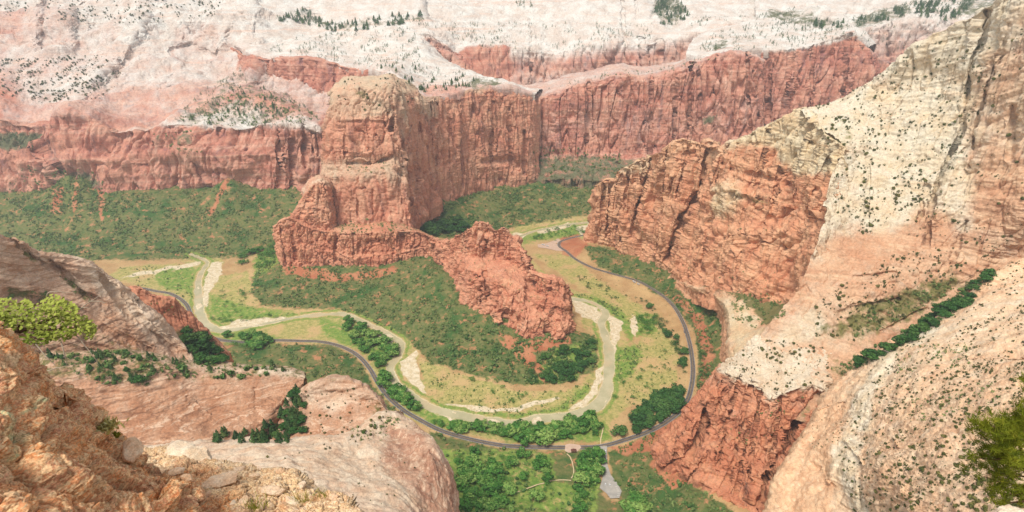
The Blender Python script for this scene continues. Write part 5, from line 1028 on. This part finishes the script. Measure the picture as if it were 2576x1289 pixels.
M_white = solid('white_paint', (.8, .8, .8, 1), .35, .5); M_dark = solid('dark_paint', (.06, .05, .07, 1), .3, .5)
M_tan = solid('tan_metal', srgb(176, 150, 120)); M_roof = solid('brown_roof', srgb(112, 72, 60), .8, .1, .8); M_post = solid('timber', srgb(120, 84, 60), .8, .1)
def bm_obj(name, fn, mat, parent=None, bev=0):
    bm = bmesh.new(); fn(bm)
    if bev: bmesh.ops.bevel(bm, geom=bm.edges[:], offset=bev, segments=2, affect='EDGES')
    bmesh.ops.recalc_face_normals(bm, faces=bm.faces[:])
    me = bpy.data.meshes.new(name); bm.to_mesh(me); bm.free(); me.materials.append(mat); return link(name, me, parent)
def box(bm, c, s):
    m = Matrix.Translation(c) @ Matrix.Diagonal((s[0], s[1], s[2], 1)); bmesh.ops.create_cube(bm, size=1, matrix=m)
def prism(bm, prof, y0, y1):
    a = [bm.verts.new((x, y0, z)) for x, z in prof]; b = [bm.verts.new((x, y1, z)) for x, z in prof]; n = len(prof)
    for i in range(n): bm.faces.new((a[i], a[(i+1) % n], b[(i+1) % n], b[i]))
    bm.faces.new(a[::-1]); bm.faces.new(b)
def cyl(bm, c, r, w):
    bmesh.ops.create_cone(bm, cap_ends=True, segments=16, radius1=r, radius2=r, depth=w, matrix=Matrix.Translation(c) @ Matrix.Rotation(math.pi/2, 4, 'X'))
def wheels(t, xs, hw, r):
    for x in xs:
        for s in (-1, 1):
            wl = bm_obj('wheel', lambda bm: cyl(bm, (0, 0, 0), r, .22), M_tyre, t); wl.location = (x, s*hw, r)
            bm_obj('rim', lambda bm: cyl(bm, (0, s*.03, 0), r*.55, .2), M_tan, wl)
def place(o, px, py, heading, dz=0.5):
    p = wz(px, py); o.location = (p[0], p[1], p[2]+dz); o.rotation_euler = (0, 0, heading)
def empty(name, label, cat, group=None):
    o = bpy.data.objects.new(name, None); COL.objects.link(o); return tag(o, label, cat, group)
def heading(px, py, qx, qy):
    a, b = PZ(px, py), PZ(qx, qy); return math.atan2(b[1]-a[1], b[0]-a[0])
def coach(name, label, cat, L):
    t = empty(name, label, cat)
    bm_obj('body', lambda bm: prism(bm, [(-L/2, .45), (L/2-.1, .45), (L/2, 1.2), (L/2-.35, 3.0), (-L/2+.15, 3.05), (-L/2, 2.6)], -1.25, 1.25), M_white, t, .08)
    for s in (-1, 1):
        bm_obj('window_band', lambda bm: box(bm, (-.1, s*1.26, 2.05), (L-1.2, .03, .85)), M_glass, t)
    bm_obj('windscreen', lambda bm: prism(bm, [(L/2+.0, 1.45), (L/2+.03, 1.45), (L/2-.24, 2.75), (L/2-.28, 2.75)], -1.1, 1.1), M_glass, t)
    bm_obj('roof_unit', lambda bm: box(bm, (-L*.2, 0, 3.15), (1.8, 1.4, .25)), M_tan, t, .05)
    wheels(t, (L*.3, -L*.28), 1.15, .48); return t
h1 = heading(1594, 710.5, 1606, 716.5)
b = coach('shuttle_bus', 'white shuttle bus driving on the upper road with a trailer', 'bus', 10); place(b, 1595, 711, h1+math.pi)
b = coach('bus_trailer', 'white passenger trailer behind the bus on the upper road', 'trailer', 8); place(b, 1605.5, 716.3, h1+math.pi)
h2 = heading(1364, 616.5, 1380, 621.5)
b = coach('shuttle_bus', 'white shuttle bus parked on the pale far turnout', 'bus', 11); place(b, 1366.5, 617.3, h2+math.pi, .4)
b = coach('bus_trailer', 'white trailer behind the bus on the far turnout', 'trailer', 9); place(b, 1377, 620.6, h2+math.pi, .4)
def car(label, mat, px, py, hd, van=False):
    t = empty('parked_car', label, 'car')
    bm_obj('body', lambda bm: prism(bm, [(-2.25, .35), (2.2, .35), (2.25, .8), (1.3, 1.0), (-2.0, 1.05), (-2.25, .85)], -.9, .9), mat, t, .06)
    prof = [(1.2, .98), (.45, 1.5 if not van else 1.85), (-1.5 if not van else -2.0, 1.52 if not van else 1.85), (-2.1, 1.02)]
    bm_obj('cabin', lambda bm: prism(bm, prof, -.78, .78), M_glass, t, .04)
    bm_obj('roof', lambda bm: box(bm, (-.55, 0, 1.54 if not van else 1.87), (1.9 if not van else 2.3, 1.5, .06)), mat, t, .02)
    for s in (-1, 1): bm_obj('headlight', lambda bm: box(bm, (2.22, s*.62, .72), (.08, .35, .14)), M_wht, t)
    wheels(t, (1.4, -1.35), .82, .34); place(t, px, py, hd); return t
car('white car parked at the left in the lot', M_white, 1523, 1220, 1.45)
car('white car parked right of another one in the lot', M_white, 1534, 1222, 1.75)
car('white car at the top of the driveway near the road', M_white, 1523.5, 1136, 1.4)
car('white car half hidden by trees beside the driveway', M_white, 1509, 1148, .3)
car('dark car in the pull out beside the right road', M_dark, 1709, 818, 2.2)
sh = empty('bus_shelter', 'small brown roofed shelter on the pink shuttle stop pad', 'shelter')
bm_obj('roof', lambda bm: prism(bm, [(-4.4, 2.7), (0, 3.7), (4.4, 2.7), (4.4, 2.9), (0, 3.95), (-4.4, 2.9)], -2.4, 2.4), M_roof, sh)
for x in (-3.8, 3.8):
    for y in (-1.9, 1.9): bm_obj('post', lambda bm: box(bm, (x, y, 1.4), (.22, .22, 2.8)), M_post, sh)
bm_obj('bench', lambda bm: (box(bm, (0, -1.4, .45), (5, .45, .08)), box(bm, (-2, -1.4, .22), (.1, .4, .4)), box(bm, (2, -1.4, .22), (.1, .4, .4))), M_post, sh)
bm_obj('back_wall', lambda bm: box(bm, (0, -2.05, 1.2), (7.2, .12, 2.0)), M_post, sh)
place(sh, 1443, 1137, 0.03)

# ------------------------------------------------------------------ things at the viewpoint
def skin_path(pts):
    return [PY(*p) for p in pts]
def rock_thing(name, label, px, py, y, size, seed, w=.6, rot=0, flat=.5, squash=(1, 1)):
    """a broken slab: a cut block, faceted and pitted"""
    bm = bmesh.new(); bmesh.ops.create_icosphere(bm, subdivisions=5, radius=1)
    V = np.array([v.co[:] for v in bm.verts]); Fc = np.array([[q.index for q in f.verts] for f in bm.faces]); bm.free()
    r = np.random.default_rng(seed)
    for k in range(9):
        n = r.normal(size=3); n[2] *= .6; n /= np.linalg.norm(n); lim = r.uniform(.52, .8); d = V@n
        V = V - n[None]*np.maximum(d-lim, 0)[:, None]
    V = V*[size*squash[0], size*squash[1], size*flat]
    V = V + (V/np.linalg.norm(V, axis=1, keepdims=True))*(size*.10*terr(fbm(V, size*.7, 3, seed=seed), 3, .3)+size*.035*fbm(V, size*.15, 3, seed=seed+1))[:, None]
    o = link(name, mesh_np(name, V, Fc, M_stone, True, {'w': np.full(len(V), w), 'g': np.full(len(V), .05)}))
    hit, loc, nor, _, _, _ = shoot(px, py)
    p = Vector(PY(px, py, y)) if y else loc + Vector((0, 0, size*flat*.25))
    o.location = p; o.rotation_euler = (r.uniform(-.1, .1), r.uniform(-.1, .1), rot)
    return tag(o, label, 'rock')
rock_thing('boulder', 'large flat topped grey slab on the rubble ledge', 485, 1152, None, .62, 3, .75, -.25, .36, (1.0, .62))
rock_thing('boulder', 'smooth tan slab in the middle of the rubble ledge', 555, 1218, None, .40, 5, .45, .5, .30, (1.0, .6))
rock_thing('boulder', 'small flat peach slab near the grass tufts', 684, 1236, None, .20, 8, .5, .1, .35, (1.1, .6))
STN = [(470,1205,.10,'grey stone behind the smooth tan slab'),(615,1262,.11,'stone below the smooth tan slab'),(330,1135,.22,'orange stone at the back left of the ledge'),(448,1190,.12,'thin stone left of the smooth tan slab'),(585,1268,.08,'small stone left of the grass tufts'),(735,1268,.17,'triangular peach stone between the grass tufts'),(640,1200,.10,'stone at the edge of the pale ledge top'),
       (760,1222,.12,'stone on the right shoulder of the rubble ledge'),(835,1252,.15,'pale stone near the right tip of the rubble ledge'),(700,1190,.11,'stone behind the small flat peach slab'),(520,1250,.10,'stone in the orange soil below the slab'),(655,1275,.09,'low stone beside the left grass tuft'),(600,1185,.13,'flat stone behind the smooth tan slab')]
for i, (px, py, s, lb) in enumerate(STN): tag(rock_thing('stone', lb, px, py, None, s, 40+i, .3+.05*(i % 8), i*1.1, .5, (1.1, .75)), None, 'stone')
rock_thing('boulder', 'smooth pale boulder at the bottom right corner under the pine', 2530, 1316, 5.1, .34, 21, .8, 0, .6, (1.1, .8))

M_oak = leaf_mat('bright_leaves', srgb(76, 94, 30), srgb(116, 130, 44), srgb(156, 164, 74))
M_gbark = solid('grey_bark', srgb(176, 160, 142), .9, .1, 12); M_dbark = solid('dark_bark', srgb(96, 72, 56), .9, .1, 12)
tr = empty('leafy_tree', 'bright yellow green leafy tree leaning out over the left edge', 'tree')
Y0 = 8.4
def br(name, pts, r0, r1, mat):
    n = len(pts); P3 = cr([PY(*p) for p in pts], .08)
    rr = np.linspace(r0, r1, len(P3)); jit = np.random.default_rng(len(pts)*7+abs(int(pts[0][0])))
    P3 = P3 + jit.normal(size=P3.shape)*.006
    return tube(P3, rr, 6)
limbs = [br('b', [(-70,900,7.6),(0,858,7.9),(40,838,8.2),(75,826,8.4),(120,806,8.5),(170,790,8.6),(190,785,8.6)], .05, .014, None),
         br('b', [(40,838,8.2),(60,800,8.5),(80,775,8.7),(110,755,8.8)], .022, .006, None), br('b', [(0,858,7.9),(10,810,8.3),(20,775,8.5)], .025, .006, None),
         br('b', [(75,826,8.4),(130,830,8.3),(190,826,8.3),(225,830,8.4)], .02, .005, None), br('b', [(40,838,8.2),(80,850,8.1),(120,858,8.1)], .018, .005, None)]
link('trunk', mesh_np('trunk', *merge(limbs), M_dbark), tr)
bare = [[(186,786,8.6),(208,772,8.6),(226,759,8.7),(245,750,8.7),(262,737,8.8)],[(226,760,8.7),(246,758,8.7),(268,763,8.7)],[(184,838,8.3),(208,862,8.2),(228,888,8.1),(243,908,8.1),(246,919,8.1)],[(89,866,8.1),(110,890,8.0),(128,908,8.0),(142,924,8.0)],[(154,862,8.2),(160,880,8.1),(166,900,8.1),(168,918,8.1)],
        [(120,934,8.0),(142,926,8.0),(170,922,8.0)],[(118,745,8.8),(124,735,8.8),(145,733,8.8),(180,736,8.8)],[(200,778,8.6),(215,774,8.6),(226,778,8.6)],[(55,800,8.4),(72,796,8.4),(78,782,8.4)]]
for p in bare: o_ = link('bare_branch', mesh_np('bare_branch', *br('b', p, .012, .004, None), M_gbark), tr)
LV = []; LT = []; r = np.random.default_rng(5)
for (cx_, cy_, rx, ry, n, tb) in [(15,785,40,34,240,.6),(45,800,34,34,200,.5),(95,800,34,38,220,.55),(135,770,34,28,230,.7),(165,790,34,30,240,.65),(120,825,40,24,200,.45),(195,818,36,26,230,.6),(225,832,18,22,120,.65),(90,850,40,18,190,.15),(150,842,34,16,130,.4),(10,815,30,20,140,.45),(65,765,14,12,50,.7),(-30,800,40,50,200,.5)]:
    for k in range(n):
        a, q = r.random()*6.283, math.sqrt(r.random())
        c = PY(cx_+rx*q*math.cos(a)*1.05, cy_+ry*q*math.sin(a)*1.05, Y0+r.normal()*.22)
        nn = np.array([r.normal()*.6, r.normal()*.6-.3, abs(r.normal())+.5]); nn /= np.linalg.norm(nn)
        u = np.cross(nn, r.normal(size=3)); u /= np.linalg.norm(u); v = np.cross(nn, u); s = r.uniform(.022, .042)
        LV.append(np.stack([c-u*s, c+v*s*.75, c+u*s*1.1, c-v*s*.75])); LT.append(np.full(4, np.clip(tb+r.normal()*.2, 0, 1)))
LV = np.concatenate(LV); link('crown', mesh_np('crown', LV, np.arange(len(LV)).reshape(-1, 4), M_oak, False, {'tint': np.concatenate(LT)}), tr)

M_pine = leaf_mat('pine_needles', srgb(66, 84, 18), srgb(118, 126, 30), srgb(170, 160, 56))
pn = empty('pine_tree', 'bushy young pine with yellow green needles at the right edge', 'tree')
YP = 6.2
tk = [br('b', [(2660,1420,5.6),(2630,1330,5.9),(2600,1250,6.2),(2575,1170,6.4),(2565,1110,6.5),(2568,1070,6.6)], .055, .012, None)]
tufts = []
r = np.random.default_rng(9)
for (x0, y0, x1, y1) in [(2590,1240,2490,1235),(2580,1200,2440,1165),(2575,1180,2470,1120),(2562,1150,2455,1085),(2556,1120,2450,1060),(2550,1100,2490,1068),(2560,1100,2540,1060),(2570,1110,2500,1090),(2540,1150,2450,1150),(2548,1095,2580,1030),(2560,1140,2610,1070),(2580,1200,2640,1130),(2600,1250,2500,1265),(2590,1220,2475,1200),(2552,1110,2520,1060),(2570,1170,2520,1130),(2575,1185,2545,1150),(2640,1120,2600,1040),(2650,1000,2585,990),(2660,970,2580,960)]:
    ya, yb = YP+r.normal()*.12, YP+r.normal()*.3
    tk.append(br('b', [(x0,y0,ya),((x0+x1)/2,(y0+y1)/2+8,(ya+yb)/2),(x1,y1,yb)], .014, .005, None))
    for k in range(20):
        t = .15+.85*k/19; tufts.append((x0+(x1-x0)*t+r.normal()*12, y0+(y1-y0)*t+r.normal()*12-3, ya+(yb-ya)*t+r.normal()*.1, x1-x0, y1-y0))
link('trunk', mesh_np('trunk', *merge(tk), M_dbark), pn)
NV = []; NTt = []
for (x, y, yy, dx, dy) in tufts:
    c = PY(x, y, yy); ax = np.array([dx/120*.6, r.normal()*.4, .7-dy/200]); ax /= np.linalg.norm(ax); tb = np.clip(.5-dy*0.001+r.normal()*.18, 0, 1)
    for k in range(46):
        d = ax*r.uniform(.1, 1.0)+r.normal(size=3)*.55; d /= np.linalg.norm(d); L = r.uniform(.07, .13)
        s = np.cross(d, r.normal(size=3)); s /= np.linalg.norm(s); p0 = c+r.normal(size=3)*.02
        NV.append(np.stack([p0-s*.0042, p0+s*.0042, p0+d*L])); NTt.append(np.full(3, np.clip(tb+r.normal()*.15, 0, 1)))
NV = np.concatenate(NV); link('crown', mesh_np('crown', NV, np.arange(len(NV)).reshape(-1, 3), M_pine, False, {'tint': np.concatenate(NTt)}), pn)

M_gr = leaf_mat('grass_blades', srgb(112, 122, 36), srgb(150, 150, 60), srgb(186, 172, 92))
def tuft(name, label, px, py, n, L, spread, cat, mat=M_gr, wid=.004):
    hit, loc, nor, _, ob, _ = shoot(px, py); c0 = np.array(loc); r = np.random.default_rng(int(px)); V = []; tt = []
    for k in range(n):
        p = c0+np.array([r.normal()*spread, r.normal()*spread*.6, -.01]); d = np.array([r.normal()*.4, r.normal()*.4, 1]); d /= np.linalg.norm(d); l = L*r.uniform(.5, 1)
        s = np.cross(d, r.normal(size=3)); s /= np.linalg.norm(s); b2 = p+d*l*.6; e = p+d*l+np.array([d[0], d[1], -.2])*l*.3; ti = r.random()
        V += [p-s*wid, p+s*wid, b2+s*wid*.8, p-s*wid, b2+s*wid*.8, b2-s*wid*.8, b2-s*wid*.8, b2+s*wid*.8, e]; tt += [ti]*9
    o = link(name, tri_mesh(name, np.array(V), np.array(tt), mat)); return tag(o, label, cat)
tuft('grass_tuft', 'yellow green grass tuft at the bottom edge left of another', 648, 1278, 60, .30, .09, 'grass')
tuft('grass_tuft', 'grass tuft beside the triangular peach stone', 762, 1262, 50, .30, .08, 'grass')
tuft('grass_tuft', 'sparse dry grass tuft on the right tip of the ledge', 812, 1250, 30, .22, .06, 'grass')
sb = tuft('ledge_plant', 'low pale yellow flowering plant on the orange rock edge', 262, 1075, 320, .14, .10, 'plant', leaf_mat('pale_plant', srgb(150, 150, 70), srgb(186, 176, 104), srgb(214, 206, 150)), .012)
tuft('ledge_plant', 'tiny pale plant low on the orange rock edge', 288, 1098, 120, .10, .04, 'plant', M_gr, .01)

# ------------------------------------------------------------------ air
M_hz = bpy.data.materials.new('haze_air'); M_hz.use_nodes = True; t_ = M_hz.node_tree; t_.nodes.clear()
vo = t_.nodes.new('ShaderNodeVolumePrincipled'); ou = t_.nodes.new('ShaderNodeOutputMaterial'); t_.links.new(vo.outputs[0], ou.inputs['Volume'])
vo.inputs['Color'].default_value = (.86, .92, 1.0, 1); vo.inputs['Density'].default_value = HAZE = 8e-5; vo.inputs['Anisotropy'].default_value = .2
hz = bm_obj('haze', lambda bm: box(bm, (0, 2000, 420), (9000, 6000, 1000)), M_hz); tag(hz, 'thin pale haze filling the canyon', 'haze', kind='stuff')
# ------------------------------------------------------------------ light
w = bpy.data.worlds.new('World'); SC.world = w; w.use_nodes = True
nt = w.node_tree; bg = nt.nodes['Background']
sky = nt.nodes.new('ShaderNodeTexSky'); sky.sky_type = 'NISHITA'; sky.sun_disc = False
SUN_EL, SUN_AZ = 62.0, 212.0       # azimuth clockwise from +Y: behind the viewer's left shoulder
sky.sun_elevation = R(SUN_EL); sky.sun_rotation = R(SUN_AZ); sky.altitude = 2000; sky.air_density = 1.0; sky.dust_density = 2.0
hs = nt.nodes.new('ShaderNodeHueSaturation'); hs.inputs['Saturation'].default_value = .35      # a veil of thin cloud greys the blue
tn = nt.nodes.new('ShaderNodeMix'); tn.data_type = 'RGBA'; tn.blend_type = 'MULTIPLY'; tn.inputs[0].default_value = 1; tn.inputs[7].default_value = (1.0, .96, .88, 1)
nt.links.new(sky.outputs[0], hs.inputs['Color']); nt.links.new(hs.outputs[0], tn.inputs[6]); nt.links.new(tn.outputs[2], bg.inputs[0]); bg.inputs[1].default_value = .115
sd_ = bpy.data.lights.new('sun', 'SUN'); sd_.energy = 2.1; sd_.angle = R(18); sd_.color = (1, .94, .83)
so = bpy.data.objects.new('sun', sd_); COL.objects.link(so)
dv_ = Vector((math.sin(R(SUN_AZ))*math.cos(R(SUN_EL)), math.cos(R(SUN_AZ))*math.cos(R(SUN_EL)), math.sin(R(SUN_EL))))
so.rotation_euler = dv_.to_track_quat('Z', 'Y').to_euler()
SC.view_settings.view_transform = 'Standard'; SC.view_settings.look = 'None'; SC.view_settings.gamma = 1
SC.view_settings.exposure = 0.78
SC.cycles.max_bounces = 4; SC.cycles.diffuse_bounces = 3; SC.cycles.volume_bounces = 0
